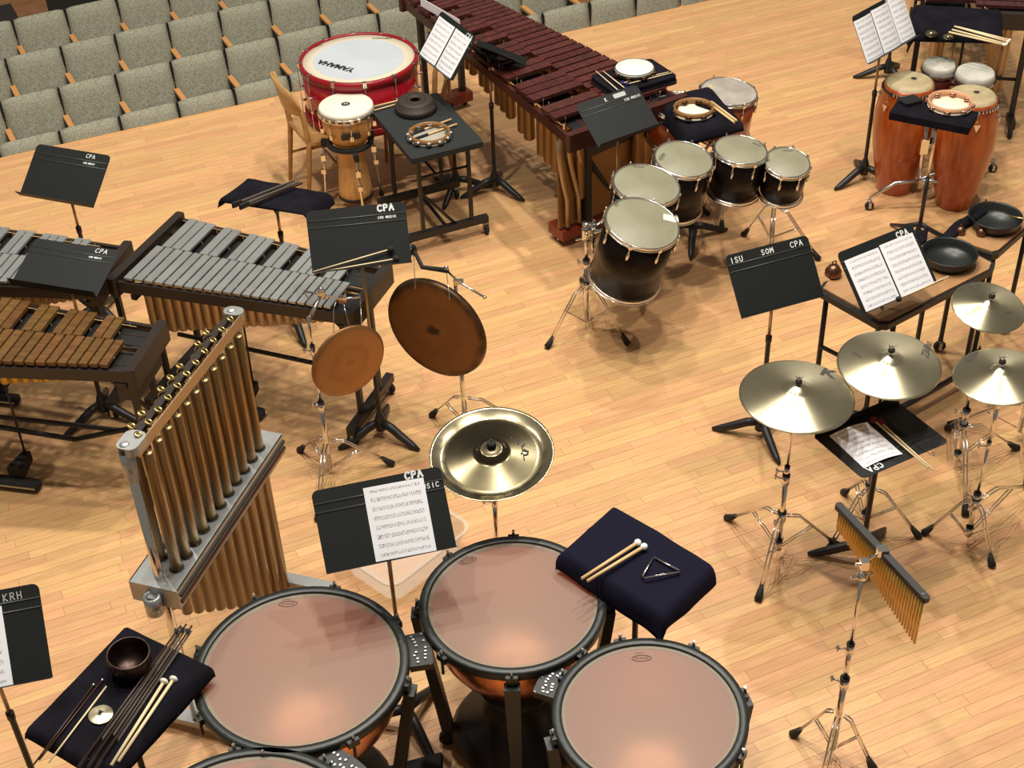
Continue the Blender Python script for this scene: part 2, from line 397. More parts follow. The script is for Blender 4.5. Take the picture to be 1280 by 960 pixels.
# ================================================================ STRUCTURE
dB = Vector((math.cos(BOARD_ANG), math.sin(BOARD_ANG))); nB = Vector((-math.sin(BOARD_ANG), math.cos(BOARD_ANG)))
EDGE = P(0, 199).to_2d().dot(nB)
def bn(s, t, z): return (dB.x*s+nB.x*t, dB.y*s+nB.y*t, z)
fb = MB(); T0 = 0.9-.6
fb.add([bn(-5,-1,-.25),bn(9,-1,-.25),bn(9,EDGE,-.25),bn(-5,EDGE,-.25),bn(-5,-1,-.006),bn(9,-1,-.006),bn(9,EDGE,-.006),bn(-5,EDGE,-.006)],
       [(3,2,1,0),(4,5,6,7),(0,1,5,4),(1,2,6,5),(2,3,7,6),(3,0,4,7)])
floor = tag(fb.build('floor', M_['floor_base']), kind='structure', label='pale maple strip floor of the concert stage')
PW = .0571
planks = []
_q = Vector((0, 0, CH))
def px_of(p):
    v = Vector(p)-_q; z = v.dot(_fw)
    return 640+FPX*v.dot(_R)/z, 480+FPX*v.dot(_D)/z, z
t = EDGE - PW
while t > -.5:
    s = -4.6 - random.random()
    while s < 8.2:
        L_ = random.choice((.3,.45,.6,.75,.9,1.1,1.3))*random.uniform(.8,1.15)
        c = bn(s+L_/2, t+PW/2, 0)
        if c[1] > .4 and -6 < c[0] < 6.5:
            X, Y, Z = px_of(c); inview = -20 < X < 1300 and -10 < Y < 970
            planks.append((s, t, L_, inview, L_/max(Z,.5)**2))
        s += L_
    t -= PW
vis = sorted([p for p in planks if p[3]], key=lambda p: -p[4])[:290]
visset = set((p[0], p[1]) for p in vis)
rest = MB()
def plank_geo(b, s, t, L_):
    g = .0006
    dz = random.uniform(-.0004, 0)
    vs = [bn(s+g,t+g,-.006),bn(s+L_-g,t+g,-.006),bn(s+L_-g,t+PW-g,-.006),bn(s+g,t+PW-g,-.006),bn(s+g,t+g,dz),bn(s+L_-g,t+g,dz),bn(s+L_-g,t+PW-g,dz),bn(s+g,t+PW-g,dz)]
    b.add(vs, [(3,2,1,0),(4,5,6,7),(0,1,5,4),(1,2,6,5),(2,3,7,6),(3,0,4,7)])
for p in planks:
    if (p[0], p[1]) in visset:
        b = MB(); plank_geo(b, *p[:3]); b.build('plank', M_['floor'], floor)
    else: plank_geo(rest, *p[:3])
tag(rest.build('planks', M_['floor'], floor), kind='stuff')
sf = MB(); sf.add([bn(-5,EDGE,-1.66),bn(9,EDGE,-1.66),bn(9,EDGE+.02,-1.66),bn(-5,EDGE+.02,-1.66),bn(-5,EDGE,0),bn(9,EDGE,0),bn(9,EDGE+.02,0),bn(-5,EDGE+.02,0)],
       [(3,2,1,0),(4,5,6,7),(0,1,5,4),(1,2,6,5),(2,3,7,6),(3,0,4,7)])
tag(sf.build('trim_1', M_['armwood']), kind='structure', label='wooden stage edge facing the seats')
hf = MB(); hf.add([bn(-7,EDGE+.02,-1.7),bn(10,EDGE+.02,-1.7),bn(10,EDGE+9,-1.7),bn(-7,EDGE+9,-1.7),bn(-7,EDGE+.02,-1.66),bn(10,EDGE+.02,-1.66),bn(10,EDGE+9,-1.66),bn(-7,EDGE+9,-1.66)],
       [(3,2,1,0),(4,5,6,7),(0,1,5,4),(1,2,6,5),(2,3,7,6),(3,0,4,7)])
tag(hf.build('floor_audience', M_['brown_floor']), kind='structure')
HZ = -1.66

# ---------------------------------------------------------------- theatre seats
SA = R(25.5); dS = Vector((math.cos(SA), math.sin(SA))); nS = Vector((-math.sin(SA), math.cos(SA)))
SP = .52
def pillow(w, h, d, nx=8, ny=6, bulge=.02, r=.05):
    b = MB(); pts = []
    for side in (1, -1):
        for j in range(ny+1):
            for i in range(nx+1):
                u = -1+2*i/nx; v = -1+2*j/ny
                x = u*w/2; y = v*h/2
                cu = max(abs(x)-(w/2-r), 0); cv = max(abs(y)-(h/2-r), 0)
                if cu > 0 and cv > 0:
                    l = math.hypot(cu, cv)
                    if l > r: x = math.copysign(w/2-r+cu/l*r, x); y = math.copysign(h/2-r+cv/l*r, y)
                e = max(abs(u), abs(v)); z = side*(d/2+bulge*(1-e**4) - (.35*d if e >= .999 else 0))
                pts.append((x, z, y))
    n1 = (nx+1)*(ny+1); fs = []
    for j in range(ny):
        for i in range(nx):
            a = j*(nx+1)+i; fs.append((a,a+1,a+nx+2,a+nx+1)); fs.append((n1+a+nx+1,n1+a+nx+2,n1+a+1,n1+a))
    bd = [i for i in range(nx+1)]+[j*(nx+1)+nx for j in range(1,ny+1)]+[ny*(nx+1)+i for i in range(nx-1,-1,-1)]+[j*(nx+1) for j in range(ny-1,0,-1)]
    for a, c in zip(bd, bd[1:]+bd[:1]): fs.append((c,a,n1+a,n1+c))
    b.add(pts, fs, None, True); return b
seat_proto = None
def children_of(o): return [c for c in bpy.data.objects if c.parent == o]
def copy_tree(o, parent=None, kids=None):
    c = o.copy(); COL.objects.link(c); c.parent = parent
    for ch in (kids or {}).get(o.name, []): copy_tree(ch, c, kids)
    return c
def make_seat():
    t = thing('theatre_seat', '', 'seat')
    b = pillow(.508, .50, .07, bulge=.012, r=.04)
    o = b.build('backrest', M_['seat'], t, (0, .0, .63)); o.rotation_euler = (R(-12), 0, 0)
    b = MB(); b.prism(rrect(.44, .40, .03), 0, .012, T(0,.055,.61) @ RX(R(78))); b.build('back_shell', M_['black'], t)
    b = pillow(.46, .40, .09, bulge=.012, r=.05); o = b.build('seat_cushion', M_['seat'], t, (0, -.04, .34)); o.rotation_euler = (R(-10), 0, 0)
    b = MB(); b.prism([(-.02,-.36),(.02,-.36),(.024,-.30),(.024,-.02),(-.024,-.02),(-.024,-.30)], .60, .625, T(.26,0,0)); b.build('armrest', M_['armwood'], t)
    b = MB(); b.box(.25,-.26,.0,.27,-.04,.60); b.box(.245,-.30,0,.275,.02,.02); b.box(.252,.0,.60,.268,.04,.86); b.rod((.26,.02,.86),(.26,.02,.885),.012,.008)
    b.build('side_panel', M_['black'], t)
    return t
rows = [(P(74,165,-.78), 'front', 0), (P(74,114,-.80), 'second', 0), (P(77,64,-.82), 'third', 0), (P(80,13,-.82), 'fourth', 0)]
base_t = [11.54, 12.38, 13.25, 14.12]
seat_proto = make_seat()
KID = {seat_proto.name: children_of(seat_proto)}
first = True
ordn = ['first','second','third','fourth','fifth','sixth','seventh','eighth','ninth','tenth','eleventh','twelfth','thirteenth','fourteenth','fifteenth','sixteenth']
for ri, (q, rn, _) in enumerate(rows):
    s0 = q.to_2d().dot(dS); tt = base_t[ri]; cnt = 0
    for k in range(-6, 22):
        s = s0 + k*SP - SP/2
        c = Vector((dS.x*s+nS.x*tt, dS.y*s+nS.y*tt, HZ))
        X, Y, Z = px_of((c.x, c.y, HZ+.86)); X2, Y2, _z = px_of((c.x, c.y, HZ+.6))
        if not (-58 < X < 1290 and Y2 > -6): continue
        if k < -1 and ri == 3 and X < -28: continue
        cnt += 1
        o = seat_proto if first else copy_tree(seat_proto, None, KID); first = False
        o.location = c; o.rotation_euler = (0, 0, SA)
        rowname = ['row nearest the stage','second row from the stage','third row from the stage','fourth, farthest row of seats'][ri]
        o['label'] = 'grey speckled theatre seat, %s from the left in the %s' % (ordn[cnt-1], rowname)
        o['group'] = 'grey theatre seats beyond the stage edge'
# dark partition and bench behind the last row, at the left
b = MB(); s1 = P(78,16,-.8).to_2d().dot(dS)
def sn(s, t, z): return Vector((dS.x*s+nS.x*t, dS.y*s+nS.y*t, z))
def sbox(b, s0, t0, z0, s1, t1, z1):
    vs = [sn(s0,t0,z0),sn(s1,t0,z0),sn(s1,t1,z0),sn(s0,t1,z0),sn(s0,t0,z1),sn(s1,t0,z1),sn(s1,t1,z1),sn(s0,t1,z1)]
    b.add(vs, [(3,2,1,0),(4,5,6,7),(0,1,5,4),(1,2,6,5),(2,3,7,6),(3,0,4,7)])
b = MB(); sbox(b, s1, 15.0, HZ, s1+6, 15.1, -.75)
tag(b.build('wall_partition', M_['darkhall']), kind='structure')
t = thing('bench', 'dark bench on brown floor at the far left behind the seats', 'bench', T(*sn(s1-1.05, 15.3, HZ)) @ RZ(SA))
b = MB(); b.box(-1.2,-.25,.38,.75,.35,.46); b.build('seat', M_['darkhall'], t)
for x in (-1.0, .55):
    b = MB(); b.rod((x,0,.0),(x,0,.38),.03); b.rod((x,-.2,.02),(x,.2,.02),.025); b.build('leg', M_['black'], t)

# ================================================================ MUSIC STANDS
def stand_base(t, zt, rot, rleg=.25, zi=.62, x=0, y=0):
    b = MB(); b.lathe([(0,.045),(.028,.05),(.026,.13),(.016,.16),(.0125,.17),(.0125,zi),(.016,zi),(.016,zi+.035),(.0,zi+.035)], 14, T(x,y,0)); b.build('lower_tube', M_['black'], t)
    b = MB(); b.rod((x,y,zi+.03),(x,y,zt),.0085,n=10); b.build('inner_tube', M_['bronze_tube'], t)
    for k in range(3):
        a = rot+2*PI*k/3; d = Vector((math.cos(a), math.sin(a), 0)); o = Vector((x,y,0))
        b = MB(); b.tube([o+d*.015+Vector((0,0,.10)), o+d*.07+Vector((0,0,.085)), o+d*.14+Vector((0,0,.05)), o+d*(rleg-.04)+Vector((0,0,.02)), o+d*rleg+Vector((0,0,.012))], [.022,.024,.023,.019,.008], 8)
        b.build('leg', M_['black'], t)
DW, DH = .51, .32
def desk_matrix(z, tilt):
    c, s = math.cos(tilt), math.sin(tilt)
    return Matrix(((1,0,0,0),(0,s,-c,0),(0,c,s,z),(0,0,0,1)))
def music_stand(pose, rot, label, writing=(), group=None, lip=True):
    x, y, z, yaw, tilt, su, sv = pose
    w_, h_ = DW*su, DH*su*sv
    root = T(x, y, 0) @ RZ(R(yaw))
    t = thing('music_stand', label, 'music stand', root, group)
    D = desk_matrix(z, R(tilt))
    b = MB(); b.prism(rrect(w_, h_, .025, which=(0,0,1,1)), -.0015, .0015, D)
    if lip: b.box(-w_/2, -h_/2, 0, w_/2, -h_/2+.003, .05, D)
    dk_ = b.build('desk', M_['desk'], t)
    b = MB()
    for vy in (h_/2-.052, h_/2-.086): b.rod((-w_/2+.002, vy, .0015), (w_/2-.002, vy, .0015), .0032, n=6, M=D)
    b.build('ridge', M_['ridge'], t)
    p = D @ Vector((0, -.02, -.012)); q = Vector((0, p.y*.9, p.z-.06))
    b = MB(); b.cbox((0,-.01,-.012),(.10,.06,.02), D); b.tube([D @ Vector((0,-.01,-.02)), q, (0, q.y*.3, q.z-.03)], .013, 8); b.build('tilt_bracket', M_['black'], t)
    stand_base(t, q.z-.02, R(rot)-R(yaw), x=0, y=q.y*.3)
    for (txt, u, v, h, th, mt_) in writing:
        strokes('handwriting', txt, h, th, mt_, dk_, D @ T(w_/2-u, h_/2-v, .0032))
    return t, root @ D, w_, h_
def sheet(Mw, u, v, w_, h_, label, rot=0, lift=.004, curl=.012, group='sheets of music on the stands'):
    b = MB(); nx = 8; vs = []; fs = []
    for i in range(nx+1):
        for j in range(2):
            a = i/nx; vs.append((-w_/2+w_*a, -h_/2+h_*j, curl*math.sin(PI*a)))
    for i in range(nx): fs.append((2*i,2*i+2,2*i+3,2*i+1))
    b.add(vs, fs, None, False); o = b.build('music_sheet', M_['sheet'])
    o.matrix_world = Mw @ T(u, v, lift) @ RZ(R(rot))
    md = o.modifiers.new('thickness', 'SOLIDIFY'); md.thickness = .0012; md.offset = -1
    return tag(o, label, 'sheet music', group)
W = M_['white']
def cpa(u=.155, h=.028, th=.005): return ('CPA', u, .036, h, th, W)
def sub(txt='ISU MUSIC', u=.145, h=.011): return (txt, u, .072, h, .003, W)
music_stand((-2.445,7.042,.99,-21.4,52.7,.95,1.04), 200, 'empty black music stand nearest the seats at the left edge, marked CPA', [cpa(.15,.022,.003), sub('ISU MUSIC',.155,.009)])
music_stand((-2.238,6.109,.982,-18.3,70.2,.964,.97), 100, 'empty tilted black music stand between the far vibraphone and the brown xylophone', [cpa(.13,.026,.003), sub('ISU MUSIC',.15,.009)])
_, MC, wc_, hc_ = music_stand((-.707,5.848,1.251,6.8,38.0,.938,.994), 85, 'black music stand marked CPA over the vibraphone, two black mallets on its lip', [cpa(.135,.030,.008), sub('ISU MUSIC',.14,.011)])
_, MD, wd_, hd_ = music_stand((-.503,3.919,1.205,13.4,44.5,.975,1.006), -62, 'black music stand behind the timpani holding a single white music page', [('CPA', .140, .026, .026, .007, W), ('MUSIC', .10, .075, .018, .003, W)])
_, ME, we_, he_ = music_stand((-1.955,3.53,1.049,11.8,43.8,.877,1.236), 20, 'black music stand marked KRH with white page, cut off at the left edge', [('KRH', .13, .045, .026, .0035, M_['grey'])])
music_stand((1.293,5.717,1.011,20.2,40.0,.892,1.098), -75, 'black music stand marked ISU SOM CPA standing empty left of the bowl table', [('ISU', .435, .045, .026, .004, W), ('SOM', .265, .042, .025, .004, W), ('CPA', .105, .042, .026, .004, W)])
_, MG, wg_, hg_ = music_stand((1.838,5.717,1.031,29.5,45.0,.938,1.059), 20, 'black music stand marked CPA with two open white pages before the bowl table', [('CPA', .115, .042, .028, .006, W)])
_, MH, wh_, hh_ = music_stand((2.41,8.306,1.093,43.5,29.8,1.034,.918), 210, 'black music stand with three white pages left of the conga drums', [('CPA', .17, .032, .026, .006, W)])
_, MI, wi_, hi_ = music_stand((-.319,8.375,1.061,-61.8,36.4,.921,1.037), 250, 'black music stand with two white pages between bass drum and marimba', [('CPA', .10, .04, .028, .004, W)])
music_stand((-.06,8.36,1.02,135,53,.85,.9), -40, 'black music stand seen edge-on leaning over the red marimba')
_, MK, wk_, hk_ = music_stand((.672,7.371,1.044,31.3,53.9,.852,1.062), 215, 'black music stand with grey tape patch at the near end of the red marimba', [('ISU MUSIC', .13, .075, .014, .0025, W), ('K', .245, .04, .02, .003, W)])
b = MB(); b.prism(rrect(.085,.028,.008), 0, .0012, T(0,0,0)); o = b.build('tape_patch', M_['grey'], bpy.data.objects['music_stand.010'])
o.matrix_parent_inverse = Matrix(); o.matrix_local = desk_matrix(1.044, R(53.9)) @ T(wk_/2-.14, hk_/2-.028, .003)
_, ML, wl_, hl_ = music_stand((1.628,4.778,.752,207.0,88.6,.944,1.093), 170, 'black music stand laid flat as a tray below the cymbals, carrying a page and mallets', [('CPA', .13, .045, .03, .006, W), ('MUSIC', .12, .075, .016, .003, W)])
# bases of further stands behind the congas (their desks are above the picture)
for i, (bx, by, lb, rt) in enumerate(((1108, 98, 'black music stand behind the sheets left of the congas, nearer of two', 175), (1118, 120, 'black music stand directly left of the bongos', 183))):
    p = P(bx, by)
    if i == 0: music_stand((p.x, p.y, 1.12, 150, 35, .95, 1.0), rt, lb)
pg = 'pages of sheet music on stands'
sheet(MD, .058, -.012, .232, .280, 'single white music page on the stand behind the timpani', -1, group=pg)
sheet(ME, -.045, -.03, .26, .29, 'white music page on the stand cut off at the left edge', 0, group=pg)
sheet(MG, -.112, -.022, .215, .265, 'left white page on the stand before the bowl table', 0, group=pg)
sheet(MG, .112, -.018, .215, .270, 'right white page on the stand before the bowl table', 0, group=pg)
sheet(MH, -.175, -.02, .18, .28, 'left of three white pages on the stand beside the congas', 0, group=pg)
sheet(MH, .01, -.012, .18, .28, 'middle of three white pages on the stand beside the congas', 0, .006, group=pg)
sheet(MH, .185, -.004, .165, .285, 'right of three white pages on the stand beside the congas', 0, .008, group=pg)
sheet(MI, -.115, -.015, .21, .27, 'left white page on the stand between bass drum and marimba', 0, group=pg)
sheet(MI, .105, -.015, .20, .27, 'right white page on the stand between bass drum and marimba', 0, group=pg)
def on(Mw, px, py, lift):
    "point on the tray plane seen at a place of the photograph"
    n = Mw.to_3x3() @ Vector((0,0,1)); c = Mw.translation+n*lift
    d = _fw+_R*((px-640)/FPX)+_D*((py-480)/FPX); o = Vector((0,0,CH))
    return o+d*((c-o).dot(n)/d.dot(n))
ql = ML.inverted() @ on(ML, 1082, 556, .004)
sheet(ML, ql.x, ql.y, .205, .255, 'white page lying on the flat tray stand below the cymbals', -3, group=pg)

# ================================================================ sticks and mallets
def stick(name, p, q, r, material, label, head=None, hmat=None, group=None, cat='mallet', r2=None, hz=1.0):
    p = Vector(p); q = Vector(q)
    t = thing(name, label, cat, align(p, q), group); L = (q-p).length
    b = MB(); b.rod((0,0,0),(0,0,L), r, r2 or r, 8); b.build('shaft', material, t)
    if head: b = MB(); b.ball((0,0,L), head, 12, sz=hz); b.build('head', hmat, t)
    return t
def onM(Mw, u, v, w_): return Mw @ Vector((u, v, w_))
gm = 'pairs of mallets'
stick('mallet', onM(MC,-.235,-.145,.03), onM(MC,.145,-.075,.02), .0035, M_['rattan'], 'black-headed mallet on the lip of the stand over the vibraphone, upper one', .017, M_['yarn_black'])
stick('mallet', onM(MC,-.235,-.15,.012), onM(MC,.165,-.125,.035), .0035, M_['rattan'], 'black-headed mallet on the lip of the stand over the vibraphone, lower one', .017, M_['yarn_black'])
stick('mallet', onM(MG,.265,-.150,.06), onM(MG,-.04,-.158,.035), .0045, M_['rattan'], 'single black-tipped mallet on the lip of the stand before the bowl table', .015, M_['yarn_black'], r2=.0035)
za = .752+.014
stick('mallet', P(1167,588,za+.004), P(1101,528,za+.006), .0042, M_['rattan'], 'dark red mallet on the flat tray stand, right one', .016, M_['yarn_red'])
stick('mallet', P(1160,585,za+.004), P(1092,525,za+.006), .0042, M_['rattan'], 'dark red mallet on the flat tray stand, left one', .016, M_['yarn_red'])
b = MB(); pa, pb = P(1110,525,za), P(1163,568,za)
b.tube([pa, pa.lerp(pb,.45)], .006, 6); b.tube([pa.lerp(pb,.45), pb, pb+Vector((.015,-.01,0)), pb+Vector((.02,.006,0)), pb+Vector((.008,.012,0))], .0018, 6)
tag(b.build('triangle_beater', M_['ink']), 'thin dark beater with hooked wire end beside the red mallets', 'beater')

# ================================================================ HARDWARE: tripods and cymbal stands
def tripod(t, feet, zc=.27, zb=.075, r=.0135, dbl=True):
    "feet in local coordinates of t"
    for f in feet:
        f = Vector((f[0], f[1], 0)); d = f.normalized(); L = f.length; s = Vector((-d.y, d.x, 0))
        off = .009 if dbl else 0
        b = MB()
        for sg in ((1,-1) if dbl else (0,)):
            o = s*sg*off
            b.tube([d*.022+o+Vector((0,0,zc)), d*(L*.30)+o+Vector((0,0,zc*.93)), d*(L*.93)+o+Vector((0,0,.04))], .0042 if dbl else .007, 6)
        leg_ = b.build('leg', M_['chrome'], t)
        b = MB()
        for sg in ((1,-1) if dbl else (0,)):
            o = s*sg*off*.8
            b.tube([d*.018+o+Vector((0,0,zb)), d*(L*.52)+o+Vector((0,0,zc*.63))], .0036, 5)
        b.build('brace', M_['chrome'], t)
        b = MB(); b.tube([d*(L*.86)+Vector((0,0,.062)), d*(L*.95)+Vector((0,0,.03)), d*(L*1.03)+Vector((0,0,.008))], [.011,.017,.02], 8); b.build('rubber_foot', M_['rubber'], leg_)
def collar(t, z, r=.02, ang=0.0, name='collar', x=0, y=0):
    b = MB(); b.lathe([(r*.6,z-.028),(r,z-.028),(r,z+.02),(r*.6,z+.02)], 12, T(x,y,0), closed=True)
    d = Vector((math.cos(ang), math.sin(ang), 0)); c = Vector((x,y,z-.004))
    b.rod(c+d*r*.8, c+d*(r+.03), .005, n=6); b.tube([c+d*(r+.03)+Vector((0,0,-.014)), c+d*(r+.036), c+d*(r+.03)+Vector((0,0,.014))], .005, 6)
    cl_ = b.build(name, M_['chrome'], t)
    b = MB(); b.lathe([(r*.55,z+.02),(r*1.02,z+.02),(r*1.02,z+.03),(r*.55,z+.03)], 12, T(x,y,0), closed=True); b.build('bushing', M_['rubber'], cl_)
def column(t, segs, top=None):
    "segs: list of (z0, z1, r)"
    for i, (z0, z1, r) in enumerate(segs):
        b = MB(); b.rod((0,0,z0),(0,0,z1), r, n=12); b.build('tube', M_['chrome'], t)
    for i, (z0, z1, r) in enumerate(segs[:-1]): collar(t, z1, r*1.45, 2.6+i*.4)
def feet_local(base, pts): return [(P(x,y)-base).to_2d() for x, y in pts]
def tri(R_, a): return [(R_*math.cos(a+2*PI*k/3), R_*math.sin(a+2*PI*k/3)) for k in range(3)]
def normal_az(az, el): return Vector((math.cos(R(az))*math.cos(R(el)), math.sin(R(az))*math.cos(R(el)), math.sin(R(el))))
def disc_matrix(c, az, el, spin=0.0):
    n = normal_az(az, el)
    # keep local X close to world X
    x = Vector((1,0,0)); x = (x-n*x.dot(n)).normalized(); y = n.cross(x)
    return Matrix.Translation(c) @ Matrix((x, y, n)).transposed().to_4x4() @ RZ(spin)

def cym_prof(r, hb=.055, h=.16):
    rb = r*.23; hh = r*h; bell = r*.105
    def zf(q):
        if q < rb: return hh+bell*math.cos(q/rb*PI/2)**.8 if q < rb*.98 else hh+.002
        u = (q-rb)/(r-rb); return hh*(1-u)**1.0*(1+.35*u)
    return zf, rb
def cymbal(c, az, el, r, label, matl, logos=(), stand=None, spin=0):
    M = disc_matrix(c, az, el); zf, rb = cym_prof(r)
    t = thing('cymbal', label, 'cymbal', M)
    n = 22; rr = [rb*i/7 for i in range(1,8)]+[rb+(r-rb)*i/14 for i in range(1,15)]
    prof = [(0, zf(0))]+[(q, zf(q)) for q in rr]
    prof += [(q, zf(q)-.0014) for q in reversed(rr)]+[(0, zf(0)-.0014)]
    b = MB(); b.lathe([(a, z) for a, z in prof], 56); b.build('plate', matl, t)
    for (txt, px, py, size, rot, shear, off) in logos:
        q = M.inverted() @ P(px, py, c[2])
        ov = printed('logo', txt, size, M_['grey_ink'], t, T(q.x, q.y, 0) @ RZ(R(rot)), shear, off, zf)
    return t, M, zf
def cymbal_stand(base, feet, cpos, az, el, r, label, segs, zc=.27, zb=.075, boom=None, dbl=True):
    t = thing('cymbal_stand', label, 'cymbal stand', T(base.x, base.y, 0))
    tripod(t, feet, zc, zb, dbl=dbl)
    collar(t, zc, .021, -2.4, 'leg_collar'); collar(t, zb+.01, .018, 1, 'lower_collar')
    zf, rb = cym_prof(r); n = normal_az(az, el); c = Vector(cpos)-Vector((base.x, base.y, 0)); top = c+n*(zf(0))
    zt = (c - n*.06).z
    column(t, segs+[(segs[-1][1], zt-.0, .0065)])
    x = c-n*.06
    b = MB(); b.tube([(0,0,zt-.03), x, top+n*.03], .0045, 8); b.cbox((x.x*.5, x.y*.5, zt-.02), (.03,.03,.035)); b.build('tilter', M_['chrome'], t)
    b = MB(); A = align(top+n*.001, top+n*.02); b.lathe([(0,0),(.016,0),(.014,.012),(0,.012)], 12, A); b.build('felt', M_['rubber'], t)
    b = MB(); A = align(top+n*.013, top+n*.03); b.lathe([(0,0),(.008,0),(.007,.012),(0,.012)], 8, A); s = n.cross(Vector((0,1,0))).normalized()
    b.tube([top+n*.035-s*.016, top+n*.018, top+n*.035+s*.016], .003, 6); b.build('wing_nut', M_['chrome'], t)
    return t
def B(px, py): return P(px, py, 0)
# A: large cymbal at left of the group
bA = Vector((1.233, 4.822, 0))
cymbal_stand(bA, feet_local(bA, [(910,650),(948,750),(1046,684)]), (1.237,4.817,1.0), -64, 88, .25, 'chrome cymbal stand under the left, largest cymbal', [(.05,.50,.0125),(.50,.55,.009)])
cymbal((1.237,4.817,.99), -64, 88, .25, 'large bronze cymbal with black K logo, leftmost of the right-hand group', M_['cymbal'], [('K', 1034, 469, .10, -22, .1, .004)])
bB = Vector((1.68, 4.99, 0))
cymbal_stand(bB, feet_local(bB, [(1147,672),(1036,688),(1055,618)]), (1.676,4.985,1.03), -100, 84.6, .228, 'chrome cymbal stand under the cymbal just before the page stand', [(.05,.40,.0125),(.40,.72,.009)])
cymbal((1.676,4.985,1.01), -100, 84.6, .228, 'bronze cymbal with script logo right of the largest cymbal', M_['cymbal'], [('Zildjian', 1158, 440, .048, 68, .35, .0012), ('Zildjian', 1070, 448, .02, -60, .3, 0)])
bC = Vector((2.24, 5.40, 0))
cymbal_stand(bC, feet_local(bC, [(1269,562),(1185,537),(1206,644)]), (2.24,5.403,1.02), -73, 79.6, .172, 'chrome cymbal stand under the small far cymbal at the right edge', [(.05,.36,.0135),(.36,.72,.0095)])
cymbal((2.24,5.403,1.0), -73, 79.6, .172, 'small bronze cymbal with K logo behind the others at the right edge', M_['cymbal'], [('K', 1215, 363, .06, -40, .1, .003), ('Zildjian', 1260, 392, .02, 20, .3, 0)])
bD = Vector((2.15, 4.86, 0))
cymbal_stand(bD, feet_local(bD, [(1156,668),(1239,708),(1300,610)]), (2.133,4.859,1.04), 173, 84, .204, 'chrome cymbal stand under the near cymbal at the right edge', [(.05,.30,.0125),(.30,.62,.0075),(.62,.86,.0105)])
cymbal((2.133,4.859,1.02), 173, 84, .204, 'bronze cymbal with script logo, nearest the right edge', M_['cymbal'], [('Zildjian', 1214, 447, .045, 55, .35, .001)])
bE = P(1272,548,0)
t = thing('cymbal_stand', 'chrome tripod stand cut off by the right edge', 'cymbal stand', T(bE.x, bE.y, 0))
tripod(t, feet_local(bE, [(1188,533),(1330,530),(1283,610)]), .22, .07, dbl=False); column(t, [(.05,.45,.0125),(.45,.8,.009),(.8,1.2,.0065)])

# china cymbal behind the timpani
bH = Vector((-.07, 4.12, 0)); cH = Vector((-.086, 4.094, 1.352-.27))
def chinaz(q, r):
    if q < .052: return .052-.004*(q/.052)
    if q < .06: return .05-(q-.052)*3
    if q < r*.8: return .026*(1-(q-.06)/(r*.8-.06))
    return .022*((q-r*.8)/(r*.2))**1.3
ch = disc_matrix(P(615,570,1.08), -101, 82, 0)
rC = .255
t = thing('china_cymbal', 'dark tarnished china cymbal with upturned rim behind the timpani', 'cymbal', ch)
rr = [.01,.025,.04,.052,.06]+[.06+(rC*.8-.06)*i/7 for i in range(1,8)]+[rC*.8+rC*.2*i/6 for i in range(1,7)]
b = MB(); pr = [(q, chinaz(q, rC)) for q in rr]; b.lathe([(0,.052)]+pr+[(q,z-.0015) for q, z in reversed(pr)]+[(0,.0505)], 56); b.build('plate', M_['china'], t)
strokes('scribble', 'R', .05, .004, M_['ink'], t, T(.105,-.03,.015) @ RZ(-.5)); strokes('scribble', 'S', .05, .007, M_['ink'], t, T(.10,.03,.016) @ RZ(.9)); strokes('scribble', 'K', .04, .008, M_['ink'], t, T(.12,.0,.014) @ RZ(.2))
c0 = ch.translation; t = thing('cymbal_stand', 'chrome cymbal stand under the china cymbal behind the timpani', 'cymbal stand', T(c0.x, c0.y, 0))
tripod(t, tri(.3,.5), .27); column(t, [(.05,.5,.0125),(.5,.83,.0095),(.83,1.06,.0065)])
b = MB(); b.rod((0,0,1.03),(0,0,1.17),.004); b.lathe([(0,1.135),(.02,1.135),(.018,1.155),(0,1.155)], 12); b.build('felt', M_['rubber'], t)

# ================================================================ GONGS
def gong(c, az, r, label, matl, rimw=.02, el=0):
    M = disc_matrix(c, az, el)
    t = thing('gong', label, 'gong', M)
    prof = [(0,.012)]+[(r*.93*i/10, .012*(1-(i/10)**2)) for i in range(1,11)]+[(r*.98,-.006),(r,-rimw),(r-.002,-rimw),(r*.975,-.009),(r*.92,-.004),(0,.008)]
    b = MB(); b.lathe(prof, 56); b.build('plate', matl, t)
    return t, M
G2c = Vector((-.379,5.821,.70)); gong(G2c, -120.6, .287, 'large dark bronze gong hanging at the right end of the vibraphone', M_['gong'], .03)
G1c = Vector((-.781,5.502,.762)); gong(G1c, -57.9, .198, 'small copper-coloured gong hanging before the vibraphone', M_['gong2'], .012)
# stands with gong hangers
b2 = P(582,538,0)
t = thing('gong_stand', 'chrome stand with padded hanger arm holding the large dark gong', 'gong stand', T(b2.x, b2.y, 0))
tripod(t, feet_local(b2, [(541,521),(655,533),(590,590)]), .22, .06); column(t, [(.05,.5,.0125),(.5,.95,.009)])
L2 = lambda v: Vector(v)-Vector((b2.x, b2.y, 0))
pts = [L2(P(606,372,.98)), L2(P(573,352,1.0)), L2(P(558,338,1.02)), L2(P(528,334,1.05)), L2(P(517,312,1.08))]
b = MB(); b.tube([pts[0], pts[1], pts[2]], .006, 8); b.tube([Vector((0,0,.93)), pts[1]], .008, 8); b.build('boom_arm', M_['chrome'], t)
b = MB(); b.tube([pts[2], pts[3], pts[4]], [.014,.012,.010], 8); b.ball(pts[4], .017, 10, sz=1.9); b.ball(pts[2], .014); b.build('padded_hook', M_['rubber'], t)
for q_, r_ in ((pts[4]+Vector((-.01,0,.012)), .012), (pts[2]+Vector((0,0,.014)), .013), (pts[0], .01)):
    b = MB(); b.ball(q_, r_); b.build('end_knob', M_['chrome'], t)
